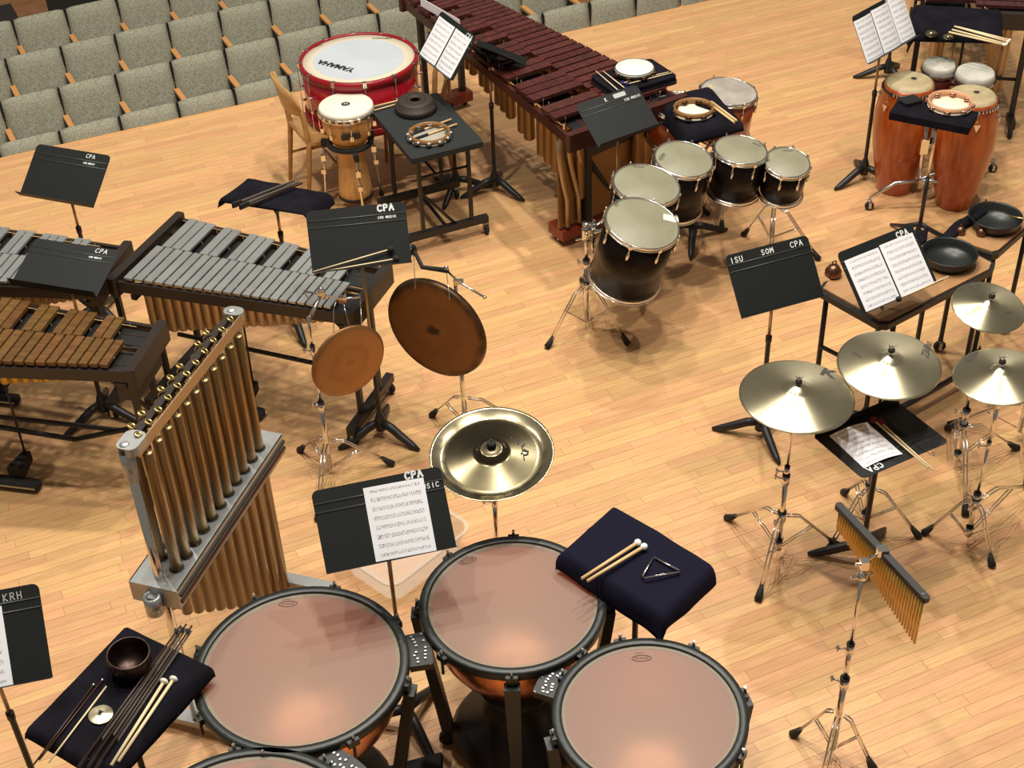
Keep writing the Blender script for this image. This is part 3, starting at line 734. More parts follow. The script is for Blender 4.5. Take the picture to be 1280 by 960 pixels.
b = MB(); b.cbox(pts[1],(.05,.02,.02)); b.build('clamp', M_['chrome'], t)
b = MB(); b.tube([pts[4], L2(P(519,361,.965))], .002, 5); b.tube([pts[2], L2(P(562,374,.965))], .002, 5); b.build('cord', M_['chrome'], t)
b1 = P(414,592,0)
t = thing('gong_stand', 'chrome stand with clamps holding the small copper gong', 'gong stand', T(b1.x, b1.y, 0))
tripod(t, feet_local(b1, [(376,565),(489,582),(398,650)]), .22, .05); column(t, [(.04,.45,.0125),(.45,.80,.009),(.8,1.0,.0065)])
L1 = lambda v: Vector(v)-Vector((b1.x, b1.y, 0))
b = MB(); q0, q1, q2 = L1(P(380,364,1.05)), L1(P(402,368,1.05)), L1(P(428,374,1.04)); b.tube([Vector((0,0,.98)), q1], .009, 8); b.tube([q0, q1, q2, L1(P(450,371,1.05))], .0055, 8)
b.cbox(q1,(.035,.03,.04)); b.ball(q1+Vector((0,0,.03)),.013); b.cbox(q2,(.04,.025,.03)); b.rod(q2, q2+Vector((.02,-.01,.04)), .004); b.rod(q0, q0+Vector((.02,-.02,-.04)),.004); b.tube([L1(P(450,368,1.05)), L1(P(452,405,1.0))],.003,6)
b.build('clamp', M_['chrome'], t)
b = MB(); b.tube([q2+Vector((-.03,0,-.01)), L1(P(417,386,1.0)), L1(P(417,420,.92))], .0025, 5); b.tube([q2, L1(P(438,413,.93))], .0015, 5); b.build('cord', M_['chrome'], t)

# ================================================================ DRUMS
def drum(name, c, az, el, r, depth, label, cat, shell, headm, hoop, nl=8, spin=0, headr=None, lugm=None, floating=None, hoopr=.006):
    M = disc_matrix(c, az, el, spin)
    t = thing(name, label, cat, M)
    b = MB(); b.lathe([(0,-.012),(r-.012,-.012),(r-.012,-.02),(r-.008,-.02),(r-.008,-depth+.02),(r-.012,-depth+.02),(r-.012,-depth),(0,-depth)], 40); b.build('shell', shell, t)
    b = MB(); b.lathe([(0,0),(r-.012,0),(r-.006,-.004),(r-.006,-.013),(0,-.013)], 40); b.build('head', headm, t)
    for z, nm in ((0.004,'hoop'), (-depth+.0,'hoop')):
        b = MB(); b.lathe([(r-.008,z-.02),(r,z-.02),(r,z),(r-.002,z+.003),(r-.008,z+.003),(r-.009,z)], 40, closed=True); b.ring(r+.001, hoopr*.6, T(0,0,z-.018), 40, 6); b.build(nm, hoop, t)
    for k in range(nl):
        a = 2*PI*(k+.5)/nl; d = Vector((math.cos(a), math.sin(a), 0))
        lz = -min(.075, depth*.35)
        b = MB(); b.rod(d*(r+.006)+Vector((0,0,.012)), d*(r+.006)+Vector((0,0,lz)), .0032, n=6); b.cbox((0,0,-.008),(.02,.012,.018), T(*(d*(r+.004))) @ RZ(a+PI/2)); b.ball((d*(r+.006)+Vector((0,0,.012))),.006,6)
        b.lathe([(0,-.028),(.008,-.022),(.0095,.0),(.008,.022),(0,.028)], 8, T(*(d*(r+.002)+Vector((0,0,lz))))); b.build('lug', lugm or M_['chrome'], t)
    return t, M
def head_logo(t, M, px, py, txt, size, rot=0, c=None, oval=True, z=None):
    q = M.inverted() @ P(px, py, z if z else M.translation.z)
    A = T(q.x, q.y, .0006) @ RZ(R(rot))
    o = printed('head_logo', txt, size, M_['grey_ink'], t, A, 0, .0006)
    if oval:
        b = MB(); b.tube([(size*1.9*math.cos(a), size*.65*math.sin(a), 0) for a in [2*PI*k/24 for k in range(24)]], size*.045, 4, closed=True, M=A); b.build('logo_oval', M_['grey_ink'], t)
bs = M_['tom_shell']
toms = [((.732,6.508,.85),-42,74,.205,.40,'largest black concert tom, nearest of the five, with white tape on its head'),
        ((.795,6.912,.85),-37,79,.192,.36,'second largest black concert tom, just behind the largest'),
        ((1.035,7.18,.85),-49,79,.172,.33,'middle black concert tom below the tambourine tray'),
        ((1.374,7.259,.85),-41,83,.156,.27,'fourth black concert tom, right of the middle one'),
        ((1.633,7.181,.80),-75,77,.134,.22,'smallest black concert tom on its own stand at the right')]
TM = []
for c, az, el, r, dp, lb in toms:
    tt_, M = drum('concert_tom', Vector(c), az, el, r, dp, lb, 'drum', bs, M_['tom_head'], M_['chrome'], 8)
    tt_['group'] = 'black concert toms'; TM.append((tt_, M))
head_logo(*TM[0], 768, 263, 'EVANS', .018, 75); head_logo(*TM[1], 797, 213, 'EVANS', .02, 0, oval=False); head_logo(*TM[2], 827, 199, 'EVANS', .02, 65); head_logo(*TM[3], 946, 180, 'EVANS', .018, -35, oval=False); head_logo(*TM[4], 984, 192, 'EVANS', .018, 0, oval=False)
q = TM[0][1].inverted() @ P(839, 271, .84)
b = MB(); b.prism([(-.042,-.022),(.03,-.028),(.03,-.018),(.045,-.02),(.04,.022),(-.04,.026)], .0002, .0012, T(q.x, q.y, 0) @ RZ(-.1)); b.build('tape', M_['felt'], TM[0][0])
# stands of the toms
def tom_stand(base, feet, label, arms, zt):
    t = thing('tom_stand', label, 'drum stand', T(base.x, base.y, 0))
    tripod(t, feet, .30, .06); column(t, [(.05,.45,.0145),(.45,zt,.011)]); collar(t, .31, .024, 1.2)
    b = MB()
    for a in arms:
        a = Vector(a)-Vector((base.x, base.y, 0)); e = Vector((a.x*.25, a.y*.25, zt-.03))
        b.tube([(0,0,zt-.05), e, a], .0105, 8); b.cbox(e, (.04,.035,.05)); b.rod(e+Vector((0,0,.02)), e+Vector((0,0,.055)), .008); b.rod(e+Vector((0,0,-.02)), e+Vector((0,0,-.13)), .0095)
        b.ball(e+Vector((-.035,-.01,0)), .012, 8); b.ball(e, .022, 8)
    b.cbox((0,0,zt-.05),(.05,.045,.06)); b.lathe([(0,zt),(.022,zt+.005),(.03,zt+.02),(0,zt+.022)], 10); b.rod((-.06,.0,zt-.09),(.04,.0,zt-.07),.006)
    b.build('mount_arm', M_['chrome'], t)
    return t
s1_ = Vector((.449,6.75,0))
def edge_pt(i, base, dz=.12):
    c, az, el, r, dp, lb = toms[i]; c = Vector(c); d = (base-c); d.z = 0; d.normalize(); return c + d*(r-.004) + Vector((0,0,-dz))
tom_stand(s1_, feet_local(s1_, [(685,435),(784,431),(728,352)]), 'chrome double tom stand left of the two largest toms', [edge_pt(0,s1_,.10), edge_pt(1,s1_,.1)], .70)
s2_ = P(896,255,0)
tom_stand(s2_, feet_local(s2_, [(876,270),(926,251),(884,240)]), 'chrome double tom stand under the two far middle toms', [edge_pt(2,s2_,.16), edge_pt(3,s2_,.16)], .62)
s3_ = Vector((1.72,7.34,0)); s3_ = P(963,305,0)
tt = thing('tom_stand', 'chrome stand under the smallest tom', 'drum stand', T(s3_.x, s3_.y, 0))
tripod(tt, feet_local(s3_, [(930,295),(1022,325),(962,345)]), .28, .06); column(tt, [(.05,.4,.0135),(.4,.55,.010)])
b = MB(); e3 = Vector((1.633,7.181,.56))-Vector((s3_.x, s3_.y, 0)); b.tube([(0,0,.5), (e3.x,e3.y,.53)], .010, 8); b.rod((e3.x,e3.y,.5),(e3.x,e3.y,.585),.02); rb3 = L3 = Vector((1.55,7.30,.86))-Vector((s3_.x,s3_.y,0))
b.build('mount_arm', M_['chrome'], tt)
# field drums behind
FM = []
for c, az, el, r, dp, lb in (((1.076,7.844,.85),-34,84,.165,.22,'chrome-hooped drum partly hidden under the black cloth tray'), ((1.413,7.995,.85),-27,84,.178,.28,'mahogany field drum with grey worn head beside the marimba end')):
    FM.append(drum('field_drum', Vector(c), az, el, r, dp, lb, 'drum', M_['field_shell'], M_['field_head'], M_['chrome'], 8))
b = MB(); q = FM[1][1].inverted() @ P(888,110,.85); b.ball((q.x,q.y,0), .02, 10, sz=.06); b.build('worn_spot', M_['rawhide'], FM[1][0])
for c, dp, lb in (((1.076,7.844),.62,'chrome stand under the drum beneath the cloth tray'), ((1.413,7.995),.56,'chrome stand under the mahogany field drum')):
    tt = thing('drum_stand', lb, 'drum stand', T(c[0], c[1], 0)); tripod(tt, tri(.26,.4), .22, .06); column(tt, [(.05,.3,.013),(.3,dp-.05,.010)])
    b = MB()
    for k in range(3):
        a = 2*PI*k/3+.4; d = Vector((math.cos(a), math.sin(a), 0)); b.tube([(0,0,dp-.09), d*.14+Vector((0,0,dp-.07)), d*.155+Vector((0,0,dp-.02))], .006, 6)
    b.build('basket', M_['chrome'], tt)

# ================================================================ TIMPANI
def timpano(c, r, depth, label, spin, nl=8, logo=None, lug0=0, base_r=.27, gauge=None):
    z0 = .85; M = T(c[0], c[1], 0) @ RZ(spin)
    t = thing('timpano', label, 'timpani', M, 'copper timpani with hazy heads')
    rr = r-.037
    prof = [(rr, z0-.02)]; n = 12
    for i in range(n+1):
        a = PI/2*i/n; prof.append((max((rr-.005)*math.cos(a)**.75 if i < n else 0, 0), z0-.06-depth*math.sin(a)))
    out = list(prof)
    inn = [(max(p[0]-.004,0), p[1]+.004) for p in reversed(prof)]
    b = MB(); b.lathe(out, 48); b.build('bowl', M_['copper'], t)
    b = MB(); b.lathe(inn, 48); b.build('bowl_interior', M_['copper_in'], t)
    b = MB(); b.lathe([(0,z0),(rr*.965,z0)], 48); b.build('head', M_['timphead'], t)
    b = MB(); b.lathe([(rr*.965,z0),(rr*.972,z0+.001),(rr+.006,z0-.002)], 48); b.build('head_collar', M_['timphead_edge'], t)
    b = MB(); b.lathe([(rr+.002,z0-.03),(r,z0-.03),(r,z0+.002),(r-.004,z0+.008),(rr+.006,z0+.008),(rr+.002,z0+.004)], 56, closed=True); b.build('rim', M_['timprim'], t)
    for k in range(nl):
        a = lug0+2*PI*k/nl; d = Vector((math.cos(a), math.sin(a), 0))
        b = MB(); b.rod(d*(r+.008)+Vector((0,0,z0-.10)), d*(r+.008)+Vector((0,0,z0+.012)), .006, n=8); b.cbox((0,0,z0-.015),(.045,.03,.03), T(*(d*(r+.0))) @ RZ(a+PI/2)); lg_ = b.build('tension_lug', M_['timprim'], t)
        b = MB(); b.rod(d*(r+.008)+Vector((0,0,z0+.010)), d*(r+.008)+Vector((0,0,z0+.028)), .006, n=4); b.build('tension_bolt', M_['chrome'], lg_)
    for k in range(4):
        a = lug0+PI/4+PI/2*k; d = Vector((math.cos(a), math.sin(a), 0))
        b = MB(); p0 = d*(r-.004); A = RZ(a)
        b.add([(r-.004,-.030,z0-.045),(r+.034,-.030,z0-.045),(r+.034,.030,z0-.045),(r-.004,.030,z0-.045),(base_r-.0,-.02,.10),(base_r+.05,-.02,.10),(base_r+.05,.02,.10),(base_r-.0,.02,.10)], [(0,1,2,3),(7,6,5,4),(0,4,5,1),(1,5,6,2),(2,6,7,3),(3,7,4,0)], A)
        st_ = b.build('strut', M_['timprim'], t)
        b = MB(); b.lathe([(0,-.012),(.036,-.012),(.036,.012),(0,.012)], 14, A @ T(base_r+.03,0,.037) @ RX(PI/2)); b.rod((base_r+.0,0,.10),(base_r+.03,0,.04),.014,M=A); b.build('caster', M_['rubber'], st_)
    b = MB(); b.lathe([(0,.07),(base_r,.07),(base_r+.01,.10),(base_r*.93,.15),(base_r*.55,.20),(base_r*.5,.34),(base_r*.62,.42),(0,.42)], 32); b.build('base', M_['black'], t)
    b = MB(); b.prism([(-.07,0),(.07,0),(.09,.26),(-.09,.26)], 0, .03, RZ(-PI/2-spin) @ T(0,base_r-.04,.10) @ RX(R(14))); b.build('pedal', M_['rubber'], t)
    if logo:
        q = M.inverted() @ P(logo[0], logo[1], z0); A = T(q.x, q.y, z0+.0012) @ RZ(R(logo[2])-spin)
        printed('head_logo', 'EVANS', .017, M_['grey_ink'], t, A); b = MB(); b.tube([(.036*math.cos(a_), .014*math.sin(a_), 0) for a_ in [2*PI*k/24 for k in range(24)]], .0012, 4, closed=True, M=A); b.build('logo_oval', M_['grey_ink'], t)
        printed('head_logo', 'EVANS', .010, M_['grey_ink'], t, A @ T(-.006,.024,0))
    if gauge is not None:
        A = RZ(gauge-spin)
        b = MB(); b.prism([((r+.0)*math.cos(a_), (r+.0)*math.sin(a_)) for a_ in [-.2+.4*k/8 for k in range(9)]]+[((r+.085)*math.cos(a_), (r+.085)*math.sin(a_)) for a_ in [.17-.34*k/8 for k in range(9)]], z0-.05, z0-.02, A); b.build('tuning_gauge', M_['black'], t)
        rnd = random.Random(int(gauge*100))
        b = MB()
        for k in range(9):
            a_ = -.15+.3*k/8
            for rr_ in (.025,.055):
                if rnd.random() < .8: b.cbox((0,0,z0-.017),(.009,.007,.004), A @ RZ(a_) @ T(r+rr_+rnd.uniform(-.008,.008),0,0))
        b.build('gauge_marker', M_['steel'], t)
        b = MB()
        for k in (0, 8, 4): b.ball(((r+.075)*math.cos(-.17+.34*k/8), (r+.075)*math.sin(-.17+.34*k/8), z0-.02), .005, 6, A)
        b.build('gauge_screw', M_['chrome'], t)
    return t
timpano((-.824,3.527), .402, .34, 'large copper timpano second from the left, right of the cloth tray', .3, logo=(360,755,2), lug0=.25, gauge=R(10))
timpano((-.033,3.80), .362, .32, 'copper timpano furthest back, partly under the music stand shadow', .2, logo=(585,701,20), lug0=.55)
timpano((.440,3.242), .349, .31, 'copper timpano at the right end of the arc', .1, logo=(802,823,0), lug0=.9, gauge=R(152))
p4 = P(305,1066,.85); timpano((p4.x,p4.y), .42, .36, 'copper timpano mostly cut off by the bottom edge', .1, lug0=.1, gauge=R(50))

# ================================================================ KEYBOARD INSTRUMENTS
def keyboard(name, label, cat, origin, yaw, L, w0, w1, z, pattern, nnat, barm, tubem, railm, res, frame, barh=.013, acc_up=.0, gap=.18, bar_in=(.03,.03), off0=.04, off1=.05, nat_over=.55, endm=None, extra_near=False, pedal=True, group=None, front_res=True, legs=True, yshift=.0):
    """origin: floor point under the middle of the low end; x runs to the high end; -y naturals, +y accidentals
       pattern: accidentals present after natural i (True/False)"""
    t = thing(name, label, cat, T(origin[0], origin[1], 0) @ RZ(R(yaw)), group)
    wid = lambda x: (w0+(w1-w0)*x/L)
    # rails
    for y0f, nm in ((-.5,'front_rail'), (.5,'back_rail')):
        b = MB(); s = 1 if y0f > 0 else -1; th = .022
        ya, yb = y0f*w0, y0f*w1
        b.add([(0,ya-th*s,z-.075),(L,yb-th*s,z-.075),(L,yb,z-.075),(0,ya,z-.075),(0,ya-th*s,z-.012),(L,yb-th*s,z-.012),(L,yb,z-.012),(0,ya,z-.012)], [(3,2,1,0),(4,5,6,7),(0,1,5,4),(1,2,6,5),(2,3,7,6),(3,0,4,7)])
        b.build(nm, railm, t)
    for f in (-.30, -.06, .05, .30):
        b = MB(); b.add([(0,f*w0-.008,z-.05),(L,f*w1-.008,z-.05),(L,f*w1+.008,z-.05),(0,f*w0+.008,z-.05),(0,f*w0-.008,z-.028),(L,f*w1-.008,z-.028),(L,f*w1+.008,z-.028),(0,f*w0+.008,z-.028)], [(3,2,1,0),(4,5,6,7),(0,1,5,4),(1,2,6,5),(2,3,7,6),(3,0,4,7)])
        b.build('bar_rail', railm, t)
    for x, wx, nm in ((0,w0,'end_rail'), (L,w1,'end_rail')):
        b = MB(); h = .03; s = -1 if x == 0 else 1
        b.prism(rrect(.05, wx+.04, .012, cx=s*.02), z-.10, z+.012, T(x,0,0)); b.build(nm, endm or railm, t)
    # bars
    sp = (L-off0-off1)/nnat
    # bar widths taper
    wts = [1.0+gap*(1-2*i/(nnat-1)) for i in range(nnat)]; S_ = sum(wts); xs = []; x = off0
    for wt in wts: xs.append((x, (L-off0-off1)*wt/S_)); x += (L-off0-off1)*wt/S_
    post = MB(); cord = MB()
    for i, (x, bw) in enumerate(xs):
        wx = wid(x); fy = -wx/2+bar_in[0]+.0; by = .012
        b = MB(); g = bw*.10
        b.box(x+g, fy, z, x+bw-g, by-.004, z+barh); b.build('natural_bar', barm, t)
        post.rod((x, fy+.06, z-.04), (x, fy+.06, z+.012), .003, n=5); post.rod((x, by-.06, z-.04), (x, by-.06, z+.012), .003, n=5)
    for i in range(nnat-1):
        if not pattern(i): 
            x = xs[i+1][0]; wx = wid(x); post.rod((x-.01, wx*.18, z-.04), (x-.01, wx*.18, z+.015), .0035, n=5); post.rod((x+.01, wx*.38, z-.04), (x+.01, wx*.38, z+.015), .0035, n=5); continue
        x, bw = xs[i+1]; wx = wid(x); bw2 = bw*.93
        b = MB(); b.box(x-bw2/2+.002, .012, z+acc_up, x+bw2/2-.002, wx/2-bar_in[1], z+acc_up+barh); b.build('accidental_bar', barm, t)
        post.rod((x-bw2/2, wx/2-.07, z-.04), (x-bw2/2, wx/2-.07, z+acc_up+.012), .003, n=5)
    post.build('bar_posts', M_['post'], t)['kind'] = 'stuff'
    w_c = MB(); w_c.tube([(off0, w0/2-bar_in[1]-.03, z+.006), (L-off1, w1/2-bar_in[1]-.03, z+.006)], .0018, 5); w_c.tube([(off0,-w0/2+bar_in[0]+.06,z+.006),(L-off1,-w1/2+bar_in[0]+.06,z+.006)], .0018, 5); w_c.build('cord', M_['tan'], t)
    for f0, f1 in ((-.40, -.10), (.10, .40)):  # added black plates under the bars, standing in for shade in the gaps
        b = MB(); b.add([(.02,f0*w0,z-.036),(L-.03,f0*w1,z-.036),(L-.03,f1*w1,z-.036),(.02,f1*w0,z-.036),(.02,f0*w0,z-.030),(L-.03,f0*w1,z-.030),(L-.03,f1*w1,z-.030),(.02,f1*w0,z-.030)], [(3,2,1,0),(4,5,6,7),(0,1,5,4),(1,2,6,5),(2,3,7,6),(3,0,4,7)]); b.build('gap_shade_plate', M_['black'], t)
    # resonators
    if res:
        for side in ((-1, 1) if front_res else (1,)):
            for i, (x, bw) in enumerate(xs):
                if side == 1 and (i == 0 or not pattern(i-1)): continue
                xc = x+bw/2 if side == -1 else x
                wx = wid(xc); y = -wx*.27 if side == -1 else wx*.25
                r = min(bw*.48, .05); ln = res(xc/L); z1 = z-.035
                b = MB(); b.lathe([(r,z1),(r,z1-ln+r*.3),(r*.7,z1-ln),(0,z1-ln)], 14, T(xc,y,0)); b.build('resonator', tubem, t)
    # legs
    frame(t, L, w0, w1, z)
    return t

def vibe_frame(t, L, w0, w1, z):
    for x, wx in ((.06, w0), (L-.05, w1)):
        b = MB(); s = 1 if x > .5 else -1
        for y in (-wx*.25, wx*.25): b.cbox((x, y, (z-.10+.12)/2), (.028,.028,z-.10-.12))
        b.cbox((x,0,z-.12),(.03,wx*.9,.03)); b.build('leg', M_['black'], t)
        b = MB(); b.cbox((x,0,.10),(.045,wx*1.15,.05)); b.build('foot_bar', M_['kframe'], t)
        b = MB()
        b.rod((x,0,z*.55),(x-s*.28,0,z-.12),.012); b.build('side_brace', M_['black'], t)
        for y in (-wx*.52, wx*.52): caster(t, x, y, .10, .035)
    b = MB(); b.rod((.06,0,.30),(L-.05,0,.30),.013); b.build('stretcher', M_['black'], t)
    b = MB(); b.rod((L*.42,-.06,.09),(L*.42,-.04,z-.1),.006); b.build('pedal_rod', M_['black'], t)
    b = MB(); b.prism([(-.02,0),(.02,0),(.045,-.14),(-.045,-.14)], .06, .12, T(L*.42,-.04,0)); b.prism(rrect(.26,.07,.02), .02, .05, T(L*.42,-.20,0)); b.build('pedal', M_['rubber'], t)
    b = MB(); b.cbox((L*.42,-.235,.04),(.24,.004,.012)); b.build('pedal_trim', M_['steel'], t)
def caster(t, x, y, z0, r=.03):
    b = MB(); b.rod((x,y,r*2+.002),(x,y,z0),.009,n=8); b.cbox((x,y+.019,r+.012),(.018,.004,r*1.6)); b.cbox((x,y-.019,r+.012),(.018,.004,r*1.6)); b.cbox((x,y,r*2+.004),(.022,.042,.008)); fk = b.build('caster_fork', M_['steel'], t)
    b = MB(); b.lathe([(0,-.011),(r*.85,-.013),(r,-.006),(r,.006),(r*.85,.013),(0,.011)], 14, T(x,y,r+.001) @ RX(PI/2)); b.build('wheel', M_['rubber'], fk)
# F..F pattern: accidentals after F G A / C D
patF = lambda i: [True,True,True,False,True,True,False][i % 7]
patC = lambda i: [True,True,False,True,True,True,False][i % 7]
RV = lambda f: .34-.24*f if f < .9 else .12
keyboard('vibraphone', 'vibraphone with silver bars, standing left of the gongs', 'vibraphone', (-1.895,6.464), -22.3, 1.27, .66, .44, .86, patF, 22, M_['vibebar'], M_['gold_tube2'], M_['kframe'], lambda f: .40-.33*f, vibe_frame, gap=.12, bar_in=(.015,.02), off0=.035, off1=.085)
# far vibraphone, cut by the left edge: high end at the right
hv = P(134,332,.86); yv = -13; Lv = 1.30; cv = math.cos(R(yv)); sv_ = math.sin(R(yv))
keyboard('vibraphone', 'far vibraphone with silver bars, cut off by the left edge', 'vibraphone', (hv.x-cv*Lv, hv.y-sv_*Lv), yv, Lv, .66, .42, .86, patF, 22, M_['vibebar'], M_['gold_tube2'], M_['kframe'], lambda f: .40-.33*f, vibe_frame, gap=.12, bar_in=(.015,.02), off0=.035, off1=.11)
hx = P(178,433,.86); yx = -13; Lx = 1.35; cx_ = math.cos(R(yx)); sx_ = math.sin(R(yx))
def xylo_frame(t, L, w0, w1, z):
    vibe_frame(t, L, w0, w1, z)
    b = MB(); b.rod((L-.06,0,.36),(L-.5,-.02,.22),.014); b.rod((L-.5,-.02,.22),(.1,0,.25),.014); b.build('diagonal_brace', M_['black'], t)
    b = MB(); b.cbox((L-.05,.0,z-.17),(.10,w1*.8,.10)); b.build('height_adjuster', M_['black'], t)
keyboard('xylophone', 'xylophone with brown wooden bars and brass resonators at the left edge', 'xylophone', (hx.x-cx_*Lx, hx.y-sx_*Lx), yx, Lx, .66, .38, .86, patF, 22, M_['xylobar'], M_['brass_tube'], M_['kframe'], lambda f: .26-.2*f, xylo_frame, gap=.10, bar_in=(.015,.02), off0=.035, off1=.09, barh=.02)
# large marimba: low end near the camera
def mar_frame(t, L, w0, w1, z):
    # curved low end panel with bent resonators
    b = MB(); b.box(.19,-w0/2+.05,.14,.40,-w0/2+.09,z-.11); b.build('low_resonator_panel', M_['gold_tube'], t)
    b = MB(); b.prism([(-w0/2+.06,0),(w0/2-.06,0),(w0/2-.06,z-.24),(-w0/2+.06,z-.24)], 0, .02, T(.19,0,.13) @ Matrix(((0,0,1,0),(1,0,0,0),(0,1,0,0),(0,0,0,1)))); b.build('low_end_panel', M_['gold_tube'], t)
    for k in range(4):
        y = .37-.07*k
        b = MB(); b.tube([(.172,y,z-.12),(.166,y,z-.26),(.166,y-.025-.01*k,z-.42),(.166,y-.055-.015*k,z-.56),(.166,y-.055-.02*k,.15)], .016, 8)
        if k < 3: b.build('bent_resonator', M_['gold_tube2'], t)
    b = MB(); b.cbox((.24,0,.085),(.16,w0*.85,.07)); b.build('foot_bar', M_['redframe'], t)
    b = MB(); b.cbox((L-.1,0,.085),(.12,w1*.95,.07)); b.build('foot_bar', M_['redframe'], t)
    for x, wx in ((.24,w0),(L-.1,w1)):
        for y in (-wx*.38, wx*.38): caster(t, x, y, .06, .028)
    for y in (-w1*.35, w1*.35):
        b = MB(); b.cbox((L-.10,y,(z-.1+.1)/2),(.04,.04,z-.2)); b.build('leg', M_['black'], t)
keyboard('marimba', 'large red-brown rosewood marimba running away from behind the toms', 'marimba', (.745,7.66), 121.3, 2.32, .84, .44, .90, patC, 32, M_['rosewood'], M_['gold_tube'], M_['marframe'], lambda f: (.60-.52*f if f > .08 else .62), mar_frame, gap=.35, bar_in=(.02,.0), off0=.10, off1=.03, acc_up=.012, barh=.022, endm=M_['marframe'])
fa, fc = P(734,300,0), P(817,260,0)
t = thing('rack_frame', 'black steel frame standing against the near end of the red marimba', 'frame', T(fa.x, fa.y, 0) @ RZ(math.atan2(fc.y-fa.y, fc.x-fa.x)))
Lr = (fc-fa).length
for x in (0, Lr):
    b = MB(); b.box(x-.022,-.02,0,x+.022,.02,.74); b.build('leg', M_['black'], t)
b = MB(); b.box(-.0,-.018,.60,Lr,.018,.67); b.build('crossbar', M_['black'], t)
b = MB(); b.rod((0,0,.6),(Lr*.55,.04,.10),.016); b.build('brace', M_['black'], t)
# second marimba in the upper right corner
def mar2_frame(t, L, w0, w1, z):
    for y in (-w0*.42, w0*.42):
        b = MB(); b.cbox((.06,y,(z-.1+.12)/2),(.035,.035,z-.2)); b.build('leg', M_['black'], t)
        b = MB(); b.cbox((.03,y,.10),(.16,.05,.05)); b.build('foot_bar', M_['kframe'], t); caster(t, -.03, y, .09, .04)
    b = MB(); b.rod((.06,-w0*.42,.40),(.06,w0*.42,.40),.012); b.rod((.06,.05,.40),(.06,.05,z-.1),.009); b.build('stretcher', M_['black'], t)
    b = MB(); b.cbox((L-.1,0,(z-.1)/2),(.04,w1*.8,z-.1)); b.build('leg', M_['black'], t)
keyboard('marimba', 'dark marimba at the top right corner with black cloth over its near rail', 'marimba', (3.2,8.90), 78, 2.2, .84, .44, .90, patC, 32, M_['rosewood_dk'], M_['gold_tube2'], M_['kframe'], lambda f: .60-.52*f, mar2_frame, gap=.35, bar_in=(.02,.0), off0=.06, off1=.03, acc_up=.012, barh=.022)

# ================================================================ CLOTHS ON TRAYS
def drape(name, Mw, w_, h_, dw, dh, ox, oy, rot, label, seed=0, amp=.006, nx=34, ny=26, drop=1.0, corner=1.25, mt_=None):
    "cloth of w_ x h_ lying on a desk of dw x dh (desk matrix Mw), falling over its edges; own top-level object"
    b = MB(); vs = []; a = R(rot)
    inv = Mw.inverted().to_3x3(); down = (inv @ Vector((0,0,-1))).normalized()
    for j in range(ny+1):
        for i in range(nx+1):
            u = (-.5+i/nx)*w_; v = (-.5+j/ny)*h_
            x = ox+u*math.cos(a)-v*math.sin(a); y = oy+u*math.sin(a)+v*math.cos(a)
            cx = max(-dw/2-.006, min(dw/2+.006, x)); cy = max(-dh/2-.006, min(dh/2+.006, y))
            dx, dy = x-cx, y-cy; d = math.hypot(dx, dy)
            nz = noise.noise(Vector((x*9+seed, y*9, seed)))
            z = .006+amp*max(nz+.3,0)*1.2
            p = Vector((cx, cy, z))
            if d > 0:
                e = Vector((dx/d, dy/d, 0)); k = min(d/.03, 1)
                out = .012*k + d*.18*(1+nz*.9)
                p = Vector((cx, cy, .006))+e*out+down*(d*drop)
            vs.append(p)
    fs = [(j*(nx+1)+i, j*(nx+1)+i+1, (j+1)*(nx+1)+i+1, (j+1)*(nx+1)+i) for j in range(ny) for i in range(nx)]
    b.add(vs, fs, None, True); o = b.build(name, mt_ or M_['cloth']); o.matrix_world = Mw
    md = o.modifiers.new('thickness', 'SOLIDIFY'); md.thickness = .003; md.offset = 0
    return tag(o, label, 'cloth')
_, N1, w1_, h1_ = music_stand((.458,3.90,.955,-44.0,86.0,.95,1.0), -95, 'black music stand tray under a navy cloth right of the timpani', lip=False)
drape('draped_cloth', N1, .60, .40, w1_, h1_, .015, -.045, -3, 'dark navy cloth with triangle and two mallets on it', 3, mt_=M_['navy'])
pm = lambda x, y: P(x, y, .975)
stick('mallet', pm(727,724)+Vector((0,0,.003)), pm(797,681)+Vector((0,0,.012)), .0065, M_['tan'], 'white-headed mallet on the navy cloth, upper-left one', .0145, M_['felt_white'], r2=.0075)
stick('mallet', pm(734,727)+Vector((0,0,.003)), pm(805,686)+Vector((0,0,.012)), .0065, M_['tan'], 'white-headed mallet on the navy cloth, nearer the triangle', .0145, M_['felt_white'], r2=.0075)
b = MB(); z3 = .978; c_ = [P(804,720,z3), P(803,718,z3), P(816,697,z3), P(818,697,z3), P(850,715,z3)]
b.tube([P(850,715,z3), P(806,723,z3), P(803,720,z3), P(815,698,z3), P(819,697,z3), P(849,713,z3)], .005, 8)
tag(b.build('triangle_instrument', M_['chrome']), 'silver steel triangle lying on the navy cloth', 'triangle')
_, N2, w2_, h2_ = music_stand((1.19,7.66,.90,-77,87,.97,1.05), 20, 'black tray stand under black cloth between the field drums and toms', lip=False)
drape('draped_cloth', N2, .56, .42, w2_, h2_, .02, -.05, 3, 'black cloth on a tray holding an upturned tambourine and two sticks', 8)
_, N3, w3_, h3_ = music_stand((-1.27,6.90,.88,-24,96,1.0,.85), 50, 'black tray stand under a cloth behind the vibraphone', lip=False)
drape('draped_cloth', N3, .66, .31, w3_, h3_, .0, .0, 2, 'black cloth on a tray carrying dark sticks behind the vibraphone', 15)
_, N4, w4_, h4_ = music_stand((-1.44,3.33,.95,60.7,86,1.0,1.12), 0, 'black tray stand under the black cloth at the lower left', lip=False)
drape('draped_cloth', N4, .60, .46, w4_, h4_, .0, .0, -2, 'black cloth with bowl, bows, small cymbal and mallets at the lower left', 23)
